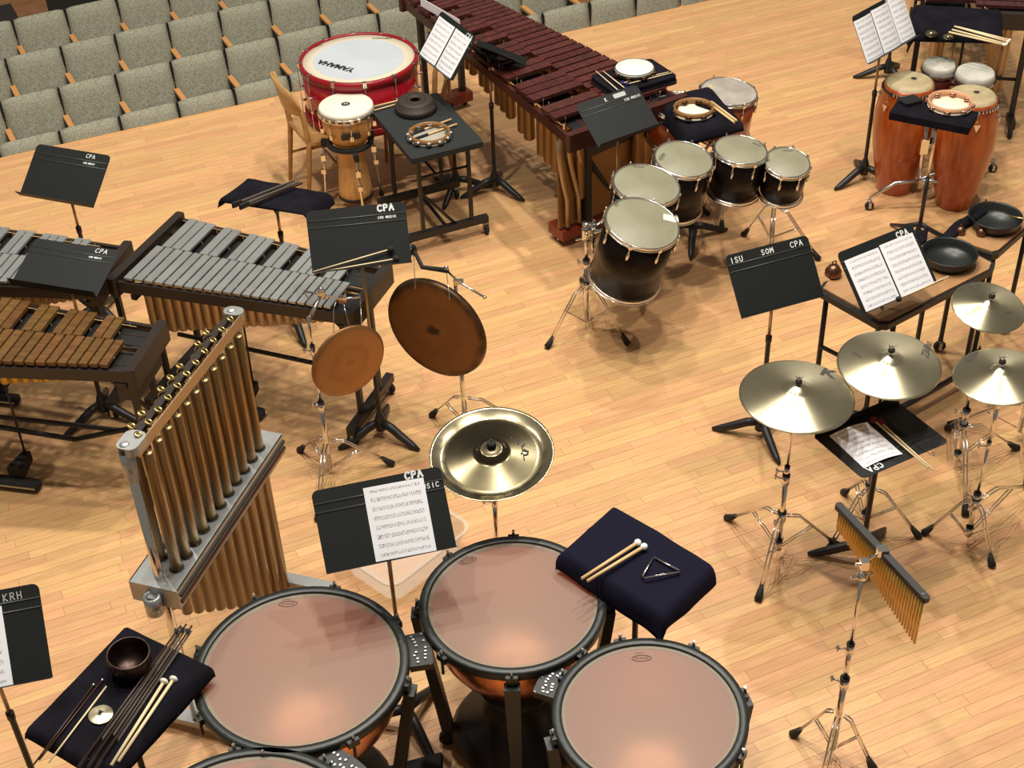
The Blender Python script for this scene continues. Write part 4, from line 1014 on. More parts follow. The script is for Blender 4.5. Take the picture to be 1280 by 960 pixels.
_, N5, w5_, h5_ = music_stand((2.98,8.62,.97,-14,84,1.0,1.0), 30, 'black tray stand under the black cloth by the top right marimba', lip=False)
drape('draped_cloth', N5, .74, .40, w5_, h5_, -.03, -.02, 2, 'black cloth with pale sticks and finger cymbals at the top right', 31)

# ---- things on those trays
def tambourine(c, az, el, r, label, shellm, jingm, headup=True, headm=None, nj=8, depth=.045, group=None):
    M = disc_matrix(c, az, el); t = thing('tambourine', label, 'tambourine', M)
    b = MB(); b.lathe([(r-.006,0),(r,0),(r,depth),(r-.006,depth)], 40, closed=True); b.build('frame', shellm, t)
    hz = depth-.001 if headup else .003
    b = MB(); b.lathe([(0,hz),(r-.002,hz),(r+.001,hz-.004),(r+.001,hz-.014) if headup else (r+.001,hz+.010),(r-.0005,hz-.014) if headup else (r-.0005,hz+.01),(r-.008,hz-.0025),(0,hz-.0025)], 40); b.build('head', headm or M_['felt'], t)
    for k in range(nj):
        a = 2*PI*(k+.5)/nj; b = MB()
        for dz in (-.006, .006):
            for rr_ in (r-.003,):
                b.lathe([(.004,0),(.016,.0015),(.021,.0),(.016,.003)], 12, RZ(a) @ T(rr_,0,depth*.5+dz), closed=True)
        b.rod((0,0,depth*.18),(0,0,depth*.82),.0018,n=5,M=RZ(a)@T(r-.003,0,0))
        b.build('jingle', jingm, t)
    return t, M
tambourine(on(N2,867,141,.014), 90, 88, .118, 'upturned wooden tambourine on the black cloth tray above the toms', M_['rim_wood'], M_['bell'], headup=False)
stick('drumstick', on(N2,887,130,.02), on(N2,918,153,.02), .008, M_['tan'], 'pale drumstick on the black cloth beside the tambourine, right one')
stick('drumstick', on(N2,889,127,.02), on(N2,921,151,.02), .007, M_['tan'], 'pale drumstick on the black cloth beside the tambourine, far right one')
for a_, c_, lb in (((291,259),(372,227),'upper'), ((300,261),(378,229),'lower')):
    p, q = on(N3,*a_,.03), on(N3,*c_,.03); t = thing('double_bass_bow', 'dark bow-like stick lying across the cloth behind the vibraphone, %s one' % lb, 'bow', align(p, q)); L = (q-p).length
    b = MB(); b.tube([(0,0,0),(0,0,L)], [.008,.005], 8); b.build('stick', M_['darkwood'], t)
    b = MB(); b.box(-.004,.01,.02,.004,.02,L*.95); b.build('hair', M_['bowhair'], t)
    b = MB(); b.box(-.008,-.004,.0,.008,.024,.06); b.build('frog', M_['yarn_black'], t)
# lower left tray
def lathe_thing(name, prof, material, M, label, cat, n=40):
    b = MB(); b.lathe(prof, n); o = b.build(name, material); o.matrix_world = M; return tag(o, label, cat)
M4n = N4.to_3x3()
bw_c = on(N4,165,838,.008)
lathe_thing('singing_bowl', [(0,.0),(.055,.002),(.074,.035),(.080,.062),(.077,.095),(.073,.100),(.070,.095),(.073,.062),(.066,.035),(.05,.009),(0,.008)], mat('dark_bronze_bowl', (.05,.03,.025), .35, .8), Matrix.Translation(bw_c) @ N4.to_quaternion().to_matrix().to_4x4(), 'dark round metal singing bowl on the lower left tray', 'bowl')
qa = on(N4,126,893,.014)
t, M, zf = cymbal(qa, 0, 86, .043, 'tiny brass crotale disc on the lower left tray', M_['cymbal'])
t.name = 'crotale'
b = MB(); b.lathe([(0,.0),(.006,0),(.006,.018),(0,.018)],8); b.build('centre_hole', M_['ink'], t)
stick('mallet', on(N4,139,957,.014), on(N4,205,852,.018), .0062, M_['rattan'], 'thick pale mallet with cream felt head on the lower left tray, left one', .0165, M_['felt'], hz=.6)
stick('mallet', on(N4,148,952,.014), on(N4,217,849,.018), .0062, M_['rattan'], 'thick pale mallet with cream felt head on the lower left tray, right one', .0165, M_['felt'], hz=.6)
stick('stick', on(N4,61,953,.016), on(N4,133,858,.016), .0034, M_['rattan'], 'thin pale stick left of the tiny brass disc')
stick('stick', on(N4,49,950,.016), on(N4,128,850,.018), .003, M_['darkwood'], 'thin dark stick with small tip on the lower left tray, right one', .006, M_['steel'])
stick('stick', on(N4,42,956,.016), on(N4,117,856,.018), .003, M_['darkwood'], 'thin dark stick with small tip on the lower left tray, left one', .006, M_['steel'])
for a_, c_, lb in (((96,962),(226,782),'left'), ((108,962),(233,780),'middle'), ((116,966),(240,782),'right')):
    p, q = on(N4,*a_,.022), on(N4,*c_,.045); L = (q-p).length
    t = thing('bow', 'long dark bow across the lower left tray, %s of three' % lb, 'bow', align(p, q))
    b = MB(); b.tube([(0,0,0),(0,.003,L*.5),(0,0,L)], [.0045,.004,.0035], 8); b.build('bow_stick', M_['darkwood'], t)
    b = MB(); b.prism([(-.014,0),(.004,0),(.004,.02),(-.004,.02)], -.004, .004, T(0,0,L-.02) @ RX(PI/2)@RZ(PI)); b.build('tip', M_['yarn_black'], t)
    b = MB(); b.box(-.006,-.02,.01,.006,.002,.055); b.build('frog', M_['yarn_black'], t)
    b = MB(); b.box(-.004,-.018,.02,.004,-.0165,L-.01); b.build('hair', M_['bowhair'], t)
# top right tray
for i, (a_, c_) in enumerate((((1190,37),(1258,55)), ((1193,33),(1260,52)), ((1198,34),(1262,50)), ((1186,40),(1255,56)))):
    stick('drumstick', on(N5,*a_,.016+.006*(i%2)), on(N5,*c_,.016+.006*(i%2)), .0065, M_['rattan'], 'pale stick in the bundle on the top right cloth, %s one' % ['second lowest','second highest','highest','lowest'][i], .009, M_['felt_white'])
for px, py, r_, lb in ((1164,42,.042,'larger'), (1185,46,.034,'smaller')):
    t, M, zf = cymbal(on(N5,px,py,.012), -90, 82, r_, '%s finger cymbal on the top right black cloth' % lb, M_['china']); t.name = 'finger_cymbal'

# ================================================================ BASS DRUM, CHAIRS, DJEMBE
bc = P(448,71.5,.845)
bdt = thing('bass_drum', 'large glossy red bass drum lying across two wooden chairs', 'drum', T(*bc))
r = .392; dp = .385
b = MB(); b.lathe([(r-.02,-.03),(r-.012,-.03),(r-.012,-dp+.03),(r-.02,-dp+.03)], 56, closed=True); b.build('shell', M_['red_wrap'], bdt)
for z, nm in ((0,'hoop'),(-dp,'hoop')):
    b = MB(); zz = z if z == 0 else -dp+.05
    b.lathe([(r-.02,zz-.05),(r,zz-.05),(r,zz),(r-.022,zz),(r-.022,zz-.01)], 56, closed=True); b.build(nm, M_['red_hoop'], bdt)
b = MB(); b.lathe([(0,-.012),(r-.09,-.012)], 56); b.build('head', M_['bd_head'], bdt)
b = MB(); b.lathe([(r-.09,-.012),(r-.02,-.012),(r-.02,-.03)], 56); b.build('head_border', M_['bd_edge'], bdt)
b = MB(); b.lathe([(0,-dp+.01),(r-.02,-dp+.01)], 56); b.build('lower_head', M_['bd_head'], bdt)
for k in range(12):
    a = 2*PI*(k+.3)/12; d = Vector((math.cos(a), math.sin(a), 0)); b = MB()
    b.rod(d*(r+.012)+Vector((0,0,-.01)), d*(r+.012)+Vector((0,0,-dp+.01)), .0032, n=6)
    b.cbox((0,0,-.012),(.022,.03,.035), T(*(d*(r-.004))) @ RZ(a+PI/2)); b.cbox((0,0,-dp+.012),(.022,.03,.035), T(*(d*(r-.004))) @ RZ(a+PI/2))
    b.rod(d*(r-.015)+Vector((0,0,-.16)), d*(r+.014)+Vector((0,0,-.16)),.009,n=8); b.ball(d*(r+.014)+Vector((0,0,-.16)),.011,8)
    b.rod(d*(r-.015)+Vector((0,0,-.26)), d*(r+.014)+Vector((0,0,-.26)),.009,n=8); b.build('tension_rod', M_['chrome'], bdt)
q = P(420,82.5,.833)-bc; dY = P(398,77,.833)-P(440,88,.833); printed('lettering', 'YAMAHA', .072, M_['ink'], bdt, T(q.x,q.y,-.011) @ RZ(math.atan2(dY.y, dY.x)), 0, .004, space=.95)
q = P(395,58,.833)-bc; printed('lettering', 'REMO', .035, M_['grey_ink'], bdt, T(q.x,q.y,-.011) @ RZ(R(30)), 0, .0008)
q = P(478,48,.833)-bc; printed('lettering', 'CONCERT', .03, M_['grey_ink'], bdt, T(q.x,q.y,-.011) @ RZ(R(-6)), 0, .0008)
b = MB(); b.cbox((.10,-r+.008,-.22),(.05,.006,.035)); b.build('badge', M_['tan'], bdt)
b = MB(); b.cbox((-.0,-r+.008,-.22),(.05,.004,.05)); b.build('badge', M_['bell'], bdt)

def chair(c, yaw, label):
    t = thing('chair', label, 'chair', T(c[0], c[1], 0) @ RZ(R(yaw)))
    wd = M_['chairwood']
    b = MB(); b.prism(rrect(.40,.42,.05), .43, .452); b.build('seat', wd, t)
    b = MB(); b.box(-.17,-.17,.385,.17,-.155,.43); b.box(-.17,.155,.385,.17,.17,.43); b.box(.155,-.17,.385,.17,.17,.43); b.box(-.17,-.17,.385,-.155,.17,.43); b.build('apron', wd, t)
    for sy in (-1, 1):
        b = MB(); b.rod((.165,sy*.165,.43),(.185,sy*.175,0),.018,.012); b.build('leg', wd, t)
        b = MB(); b.tube([(-.24,sy*.18,0),(-.185,sy*.175,.43),(-.20,sy*.175,.62),(-.25,sy*.17,.82)], [.013,.02,.018,.012], 8); b.build('rear_leg', wd, t)
    b = MB(); n = 10; vs = []
    for i in range(n+1):
        a = -1+2*i/n; xx = -.235-.035*(1-a*a); hh = .11*(1-.25*a*a) if abs(a) < .99 else .05
        for z_, dx in ((.74-hh,.02),(.74+hh,-.02)): vs += [(xx+dx, a*.205, z_), (xx+dx-.012, a*.205, z_)]
    fs = []
    for i in range(n):
        k = 4*i; fs += [(k,k+4,k+6,k+2),(k+1,k+3,k+7,k+5),(k+2,k+6,k+7,k+3),(k,k+1,k+5,k+4)]
    fs += [(0,2,3,1),(4*n,4*n+1,4*n+3,4*n+2)]
    b.add(vs, fs, None, True); b.build('backrest', wd, t)
    b = MB(); b.rod((-.20,.17,.22),(.175,.17,.22),.009); b.rod((-.20,-.17,.22),(.175,-.17,.22),.009); b.rod((0,-.17,.22),(0,.17,.22),.009); b.build('stretcher', wd, t)
    return t
chair((-1.17,8.56), 26, 'oak chair with curved back left of the red bass drum')
chair((-.60,8.70), 190, 'oak chair under the right side of the red bass drum')
# djembe
dj = P(432,130,.77)
M = T(dj.x, dj.y, .11)
t = thing('djembe', 'natural wood djembe with cream head before the red bass drum', 'djembe', M)
b = MB(); b.lathe([(.10,.0),(.112,.002),(.108,.06),(.095,.20),(.085,.34),(.088,.37),(.13,.44),(.160,.52),(.168,.60),(.165,.64),(.15,.64),(.09,.37),(.09,.02)], 40, closed=True); b.build('shell', M_['djembe_wood'], t)
b = MB(); b.lathe([(.099,0),(.114,0),(.112,.022),(.10,.022)], 40, closed=True); b.build('foot_band', M_['rubber'], t)
b = MB(); b.lathe([(0,.66),(.162,.66),(.172,.652),(.176,.635),(.172,.632),(0,.645)], 40); b.build('head', M_['djembe_head'], t)
b = MB(); b.ring(.178,.006,T(0,0,.628),40,6); b.lathe([(.168,.60),(.178,.60),(.178,.61),(.168,.61)],40,closed=True)
for k in range(24):
    a = 2*PI*k/24; b.cbox((.181,0,.622),(.008,.018,.02), RZ(a))
b.build('hoop', M_['chrome'], t)
for k in range(8):
    a = 2*PI*k/8+.2; b = MB(); b.rod((.182,0,.62),(.176,0,.49),.004,n=6,M=RZ(a)); b.cbox((.168,0,.50),(.022,.022,.03), RZ(a)); b.build('lug', M_['chrome'], t)
b = MB(); b.lathe([(0,.6608),(.028,.6608),(.028,.6612),(0,.6612)], 20); b.build('head_emblem', M_['ink'], t)
printed('head_emblem_letter', 'M', .035, M_['djembe_head'], t, T(0,0,.6616))
b = MB(); b.prism(rrect(.125,.045,.015), 0, .006, RZ(R(10)) @ T(0,-.163,.515) @ RX(PI/2+.18)); b.build('badge', M_['ink'], t)
t = thing('djembe_stand', 'chrome and black ring stand holding the djembe', 'drum stand', M)
b = MB(); b.ring(.135,.02,T(0,0,.395),32,8,sz=.9); b.build('padded_ring', M_['rubber'], t)
for k in range(3):
    a = 2.9+2*PI*k/3; d = Vector((math.cos(a), math.sin(a), 0)); b = MB()
    b.cbox((0,0,.37),(.05,.03,.05), T(*(d*.17)) @ RZ(a)); b.build('clamp', M_['rubber'], t)
    b = MB(); b.rod(d*.18+Vector((0,0,.38)), d*.22+Vector((0,0,-.09)), .0085, n=8); b.cbox(tuple(d*.195+Vector((0,0,.26))),(.03,.03,.04)); b.cbox(tuple(d*.205+Vector((0,0,.16))),(.03,.03,.03)); b.build('leg', M_['chrome'], t)
    b = MB(); b.ball(tuple(d*.222+Vector((0,0,-.092))), .018, 8); b.build('rubber_foot', M_['rubber'], t)

# ================================================================ ROLLING BLACK TABLE
tc = (P(463,140,.72)+P(548,113,.72)+P(605,178,.72)+P(512,200,.72))/4
t = thing('rolling_table', 'black padded trap table on wheels beside the red bass drum', 'table', T(tc.x, tc.y, 0) @ RZ(R(-67)))
b = MB(); b.prism(rrect(.745,.47,.02), .69, .725); b.build('top', mat('black_table_carpet', (.014,.017,.017), .85), t)
for x in (-.24, .26):
    b = MB(); b.cbox((x,0,.115),(.04,.56,.045)); b.build('foot_bar', M_['black'], t)
    for y in (-.16, .17):
        b = MB(); b.cbox((x,y,.41),(.022,.022,.57)); b.build('leg', M_['black'], t)
    for y in (-.265, .265): caster(t, x, y, .10, .036)
    b = MB(); b.rod((x,-.16,.52),(x,.17,.52),.008); b.build('crossbar', M_['black'], t)
b = MB(); b.rod((.26,-.16,.42),(.26,.06,.13),.010); b.rod((-.24,.0,.12),(.26,.0,.12),.012); b.rod((.26,-.05,.52),(-.24,-.05,.52),.008); b.build('brace', M_['black'], t)
z7 = .725
bd_ = P(520,138,z7); t = thing('brake_drum', 'rusty brown car brake drum on the black table', 'brake drum', T(bd_.x, bd_.y, z7))
b = MB(); prof = [(.03,.075),(.034,.08),(.10,.08),(.112,.072),(.118,.04),(.128,.038),(.132,.0),(.12,.0),(.11,.066),(.03,.068)]
b.lathe(prof, 40, closed=True); b.build('casting', M_['iron'], t)
b = MB()
for k in range(36): b.cbox((.127,0,.02),(.014,.007,.034), RZ(2*PI*k/36))
b.build('fins', M_['iron'], t)
b = MB(); b.lathe([(.046,.0805),(.066,.0805),(.066,.0815),(.046,.0815)], 24, closed=True); b.build('raised_ring', M_['iron'], t)
tb, TMx = tambourine(P(537,172,z7+.002), 90, 90, .125, 'upturned tambourine with round silver jingles on the black table', M_['rim_wood'], M_['chrome'], headup=False, headm=mat('grey_hide', (.38,.36,.30), .6), nj=10)
for k in range(12):
    a = 2*PI*k/12; b = MB(); b.ball((.132*math.cos(a), .132*math.sin(a), .024), .014, 8); b.build('sleigh_bell', M_['steel'], tb)
stick('drumstick', P(508,170,z7+.012), P(564,149,z7+.016), .0065, M_['tan'], 'wooden stick with black sleeve behind the tambourine on the black table, upper one')
stick('drumstick', P(512,176,z7+.012), P(571,155,z7+.016), .0065, M_['tan'], 'wooden stick with black sleeve behind the tambourine on the black table, lower one')
for o, (a_, c_) in zip([x for x in COL.objects if x.get('label','').startswith('wooden stick with black')], ((0,.14),(0,.14))):
    b = MB(); b.rod((0,0,-.001),(0,0,.13),.009,n=8); b.build('black_sleeve', M_['yarn_black'], o)
stick('mallet', P(468,133,z7+.022), P(528,118,z7+.03), .005, M_['tan'], 'wooden mallet with white tip behind the brake drum', .013, M_['felt_white'])
stick('mallet', P(468,138,z7+.01), P(500,129,z7+.012), .005, M_['tan'], 'wooden stick lying left of the brake drum')

# tray on the near end of the marimba
zt_ = .935
tp = T(*((P(738,94,zt_)+P(815,82,zt_)+P(845,104,zt_)+P(770,122,zt_))/4)) @ RZ(R(28))
t = thing('trap_tray', 'black cloth-covered tray on the near end of the red marimba', 'tray', tp)
b = MB(); b.prism(rrect(.45,.30,.03), -.0, .03); b.build('board', M_['cloth'], t)
b = MB(); b.prism(rrect(.46,.31,.03), -.02, .0); b.build('rim', M_['black'], t)
tambourine(P(793,92,zt_+.032), 90, 90, .122, 'white-headed tambourine on the black tray of the red marimba', M_['black'], M_['bell'], headup=True, headm=mat('bright_white_head', (.8,.79,.68), .5))
zz = zt_+.04
stick('mallet', P(745,89,zz), P(774,114,zz), .0035, M_['rattan'], 'thin mallet leaning over the grey-taped stand, left one', .013, M_['yarn_blue'])
stick('mallet', P(754,89,zz), P(782,111,zz), .0035, M_['rattan'], 'thin mallet leaning over the grey-taped stand, right one', .013, M_['yarn_blue'])
stick('mallet', P(840,91,zz), P(784,105,zz), .0035, M_['rattan'], 'blue-headed mallet pointing right on the marimba tray, near one', .013, M_['yarn_blue'])
stick('mallet', P(836,90,zz+.004), P(777,104,zz), .0035, M_['rattan'], 'blue-headed mallet pointing right on the marimba tray, far one', .013, M_['yarn_blue'])
# long cover sheet along the far end of the marimba
b = MB(); p0, p1 = P(526,2,.98), P(575,30,.98); A = align(p0, p1); Ls = (p1-p0).length
o = b.box(-.003,-.03,0,0.0,.03,Ls).build('music_sheet', M_['paper']); o.matrix_world = A
tag(o, 'white sheet edge leaning at the far left end of the red marimba', 'sheet music')

# ================================================================ CONGAS, BONGOS, BLOCK
def conga(c, label, r=.155, h=.78, g='amber conga drums'):
    t = thing('conga', label, 'drum', T(c[0], c[1], 0), g)
    k = r/.155
    b = MB(); b.lathe([(.108*k,0),(.115*k,.003),(.142*k,.14),(.176*k,.32),(.192*k,.46),(.190*k,.56),(.172*k,.67),(.158*k,.74),(.154*k,.76),(.14*k,.76),(.1*k,.02)], 44, closed=True); b.build('shell', M_['conga'], t)
    b = MB(); b.lathe([(0,h),(.125*k,h),(.137*k,h-.004),(.148*k,h-.02),(.158*k,h-.04),(.158*k,h-.05),(0,h-.05)], 44); b.build('head', M_['rawhide'], t)
    b = MB(); b.ring(.163*k,.007,T(0,0,h-.045),44,6); b.build('rim', M_['black'], t)
    b = MB()
    for q in range(14): b.rod((.166*k,0,h-.035),(.166*k,0,h-.055),.006,n=5,M=RZ(-2.4+.14*q))
    b.build('rim_links', M_['chrome'], t)
    for q in range(6):
        a = 2*PI*q/6+.5; b = MB(); b.rod((.17*k,0,h-.05),(.176*k,0,h-.16),.004,n=6,M=RZ(a)); b.prism([(-.022,0),(.022,0),(0,-.05)], -.004, .012, RZ(a)@T(.176*k,0,h-.12)@RZ(PI/2)@RX(PI/2)); b.build('lug', M_['chrome'], t)
    b = MB(); b.ball((.03,.02,h+.0005), .02, 8, sz=.02); b.build('head_mark', M_['ink'], t)
    return t
conga((2.59,8.19), 'amber conga drum behind the black block stand, left one')
conga((2.925,7.97), 'amber conga drum, right one, behind the copper-jingled tambourine')
for (x, y, rr_, nm) in ((1174,84,.109,'smaller bongo'), (1219,94,.130,'larger bongo')):
    c = P(x, y, .74)
    M = disc_matrix(c+Vector((0,0,.0)), -90, 86); t = thing('bongo', '%s with pale raised head and dark cherry shell behind the congas' % nm, 'drum', M)
    b = MB(); b.lathe([(rr_*.80,-.19),(rr_*.96,-.03),(rr_*.92,-.03),(rr_*.76,-.19)], 36, closed=True); b.build('shell', M_['bongo'], t)
    b = MB(); b.lathe([(0,.03),(rr_*.84,.03),(rr_*.90,.024),(rr_*.98,-.012),(rr_*.9,-.02),(0,-.02)], 36); b.build('head', M_['hide_white'], t)
    b = MB(); b.ring(rr_,.006,T(0,0,-.02),36,6); b.build('rim', M_['black'], t)
    b = MB()
    for q in range(12): b.rod((rr_+.004,0,-.008),(rr_+.004,0,-.03),.006,n=5,M=RZ(-2.3+.13*q))
    b.build('rim_links', M_['chrome'], t)
    for q in range(4): b = MB(); b.rod((rr_+.004,0,-.02),(rr_*.86,0,-.18),.004,n=6,M=RZ(.6+PI/2*q)); b.build('lug', M_['chrome'], t)
bb = (P(1174,84,.74)+P(1219,94,.74))/2
t = thing('bongo_stand', 'chrome stand of the bongo pair behind the congas', 'drum stand', T(bb.x, bb.y+.12, 0)); tripod(t, tri(.28,.8), .26, .07); column(t, [(.05,.35,.013),(.35,.60,.01)])
b = MB(); b.tube([(0,0,.58),(0,-.11,.64)], .009, 6); b.build('mount_arm', M_['chrome'], t)
# conga stand: chrome tubes and caster in front of the congas
t = thing('conga_stand', 'chrome double conga stand with locking wheel beneath the congas', 'drum stand', T(2.66,7.93,0))
o3 = Vector((2.66,7.93,0)); b = MB(); b.tube([(0,0,.62),(0,0,.22)], .013, 8); b.cbox((0,0,.45),(.05,.04,.10)); b.build('post', M_['chrome'], t)
for px, py in ((1086,262),(1198,258),(1240,215)):
    f = P(px,py)-o3; b = MB(); b.tube([(0,0,.20), (f.x*.5,f.y*.5,.19), (f.x,f.y,.09)], .012, 8); b.build('leg', M_['steel'], t)
    caster(t, f.x, f.y, .09, .03)
zb_ = .90; kc = (P(1108,141,zb_)+P(1205,160,zb_)+P(1229,141,zb_)+P(1128,120,zb_))/4
yb = math.degrees(math.atan2((P(1205,160,zb_)-P(1108,141,zb_)).y, (P(1205,160,zb_)-P(1108,141,zb_)).x))
t = thing('block_tray', 'black padded block tray on a stand in front of the congas', 'tray', T(kc.x, kc.y, 0) @ RZ(R(yb)))
b = MB(); b.prism(rrect(.47,.22,.01), zb_-.045, zb_); b.build('block', M_['cloth'], t)
b = MB(); b.rod((.03,0,.45),(.03,0,zb_-.045),.009,n=8); b.cbox((.03,0,zb_-.06),(.06,.05,.03)); b.build('upper_tube', M_['chrome'], t)
b = MB(); b.rod((.03,0,.12),(.03,0,.47),.0125,n=10); b.build('lower_tube', M_['black'], t)
for k in range(3):
    a = .5+2*PI*k/3; b = MB(); b.tube([(.03,0,.14),(.03+.12*math.cos(a),.12*math.sin(a),.06),(.03+.24*math.cos(a),.24*math.sin(a),.012)], [.016,.016,.009], 8); b.build('leg', M_['black'], t)
tambourine(P(1187,133,zb_+.002), 90, 90, .128, 'upturned wooden tambourine with copper-pink jingles on the black block', mat('pink_maple', (.62,.33,.18), .4), M_['pink'], headup=False, headm=mat('cream_hide', (.8,.72,.58), .5))
b = MB(); b.prism(rrect(.12,.09,.015), 0, .02); q = P(1137,128,zb_); o = b.build('black_pouch', M_['desk']); o.matrix_world = T(q.x,q.y,zb_+.001) @ RZ(.4); tag(o, 'small black case on the left of the black block', 'case')

# ================================================================ BOWL TABLES
def board_table(pts, z, label, legs, yaw=0, under=()):
    W_ = [P(x, y, z) for x, y in pts]; c = sum(W_, Vector())/len(W_); c.z = 0
    t = thing('percussion_table', label, 'table', T(c.x, c.y, 0))
    o2 = [((p-c).x, (p-c).y) for p in W_]
    big = [(x*1.06, y*1.08) for x, y in o2]
    b = MB(); b.prism(big, z-.045, z-.012); b.build('rim', M_['black'], t)
    b = MB(); b.prism(o2, z-.012, z); b.build('board', M_['tanboard'], t)
    for (lx, ly) in legs:
        q = P(lx, ly, z-.05)-c
        b = MB(); b.rod((q.x,q.y,.07),(q.x,q.y,z-.045),.014,n=8); b.build('leg', M_['black'], t); caster(t, q.x, q.y, .075, .035)
    return t, c
zt1 = .80
t, c1 = board_table([(1029,360),(1036,350),(1165,297),(1180,297),(1239,328),(1236,336),(1112,399),(1100,399)], zt1, 'tan board percussion table with black rim behind the music pages', [(1034,366),(1118,400),(1230,342),(1168,305)])
b = MB(); p, q = P(1035,368,zt1-.05)-c1, P(1113,405,zt1-.05)-c1; b.rod((p.x,p.y,.42),(q.x,q.y,.42),.012); p2 = P(1228,345,zt1-.05)-c1; b.rod((q.x,q.y,.12),(p2.x,p2.y,.12),.016); b.build('crossbar', M_['black'], t)
b = MB(); p, q = P(1180,368,zt1-.03)-c1, P(1160,378,zt1-.03)-c1; b.tube([(p.x,p.y,zt1-.03),(q.x,q.y,zt1-.03)], .008, 6); b.build('rim_handle', M_['grey'], t)
p, q = P(1160,400,zt1)-c1, P(1195,480,0)-c1
zt2 = .80
t, c2 = board_table([(1189,298),(1196,290),(1225,262),(1246,250),(1290,268),(1290,276),(1248,312),(1240,314)], zt2, 'second tan board percussion table with black rim at the right edge', [(1200,298),(1244,312),(1286,276),(1240,258)])
def pan(px, py, z, r, label):
    c = P(px, py, z); return lathe_thing('black_bowl', [(0,.0),(r*.80,.0),(r*.93,.03),(r*.97,.058),(r,.062),(r*.985,.066),(r*.94,.06),(r*.88,.03),(r*.78,.008),(0,.007)], M_['blackpan'], T(c.x, c.y, z+.001), label, 'bowl')
pan(1185,328,zt1,.142,'wide black shallow bowl on the tan board behind the music pages')
pan(1242,282,zt2,.142,'wide black shallow bowl on the far tan board at the right edge')
def cowbell(px, py, z, r, label):
    c = P(px, py, z); t = thing('temple_bell', label, 'bell', T(c.x, c.y, z))
    b = MB(); b.lathe([(r*.8,0),(r,.01),(r*.98,r*.8),(r*.6,r*1.4),(r*.2,r*1.6),(0,r*1.6)], 20); b.build('body', M_['bell'], t)
    b = MB(); b.tube([(r*.22*math.cos(a), 0, r*1.6+r*.25+r*.28*math.sin(a)) for a in [2*PI*k/10 for k in range(10)]], r*.09, 5, closed=True); b.build('loop', M_['bell'], t)
cowbell(1041,345,zt1,.043,'round dark copper bell at the left corner of the bowl table')
cowbell(1200,292,zt2,.027,'small copper bell left of the far black bowl')
cowbell(1226,294,zt2,.027,'small copper bell in front of the far black bowl')
def cloth_strip(pts, z, label, wv=.012, seed=0, name='folded_cloth'):
    b = MB(); W_ = [P(x, y, z) for x, y in pts]; n = len(W_)//2; m_ = 8; vs = []
    left, right = W_[:n], list(reversed(W_[n:]))
    N_ = 14
    def at(L, f):
        f *= len(L)-1; i = min(int(f), len(L)-2); return L[i].lerp(L[i+1], f-i)
    for i in range(N_+1):
        a, c = at(left, i/N_), at(right, i/N_)
        for j in range(m_+1):
            p = a.lerp(c, j/m_); e = math.sin(PI*j/m_)*math.sin(PI*min(1, .1+.9*i/N_)); p.z += .004+wv*abs(noise.noise(Vector((p.x*14, p.y*14, seed))))+.012*e; vs.append(p)
    fs = [(i*(m_+1)+j, i*(m_+1)+j+1, (i+1)*(m_+1)+j+1, (i+1)*(m_+1)+j) for i in range(N_) for j in range(m_)]
    b.add(vs, fs, None, True); o = b.build(name, M_['cloth']); md = o.modifiers.new('thickness','SOLIDIFY'); md.thickness = .004; md.offset = -1
    return tag(o, label, 'cloth')
cloth_strip([(1172,300),(1196,280),(1225,262),(1232,252),(1240,264),(1222,276),(1200,292),(1188,304)], zt2, 'bunched black cloth along the left rim of the far tan board', .04, 4)
cloth_strip([(1145,298),(1150,288),(1160,290),(1158,304),(1150,308),(1142,306)], zt1, 'crumpled black cloth behind the open music pages', .05, 7)
stick('drumstick', P(1262,270,zt2+.07), P(1290,276,zt2+.07), .006, M_['gold'], 'brass rod resting on the far black bowl')

# ================================================================ TUBULAR CHIMES
A0 = Vector((-1.405,3.94,0)); B0 = Vector((-1.125,4.76,0)); ax = (B0-A0); LC = ax.length; ang = math.atan2(ax.y, ax.x)
t = thing('tubular_chimes', 'tall set of brass tubular chimes in a chrome frame', 'chimes', T(*A0) @ RZ(ang))
ZT = 1.60
for x in (0, LC):
    b = MB(); b.rod((x,0,.06),(x,0,ZT-.02),.019,n=14); b.build('post', M_['chrome'], t)
    b = MB(); b.prism([(-.27,-.03),(.27,-.03),(.27,.03),(-.27,.03)], .045, .075, T(x,0,0) @ RZ(PI/2)); b.build('foot', M_['chimebox'], t)
    for y in (-.25,.25): caster(t, x, y, .05, .022)
b = MB(); b.rod((0,0,.10),(LC,0,.10),.015); b.build('base_bar', M_['steel'], t)
b = MB(); b.prism(rrect(LC+.06,.03,.012,cx=LC/2), ZT-.02, ZT); b.prism(rrect(LC,.008,.003,cx=LC/2,cy=-.042), ZT-.05, ZT-.005); b.build('top_rail', M_['kframe'], t)
b = MB(); b.prism(rrect(LC,.006,.002,cx=LC/2,cy=-.047), ZT-.045, ZT+.004); b.build('rail_trim', M_['bronze_tube'], t)
for x in (0, LC):
    b = MB(); b.prism(rrect(.11 if x == 0 else .06,.085,.03,cx=x+(.03 if x == 0 else 0),cy=-.01), ZT-.03, ZT+.008); b.lathe([(.024,ZT-.16),(.028,ZT-.16),(.03,ZT-.02),(.024,ZT-.02)], 14, T(x,0,0), closed=True); b.ball((x,0,ZT+.006),.02,10,sz=.5); b.build('corner_cap', M_['chimebox'], t)
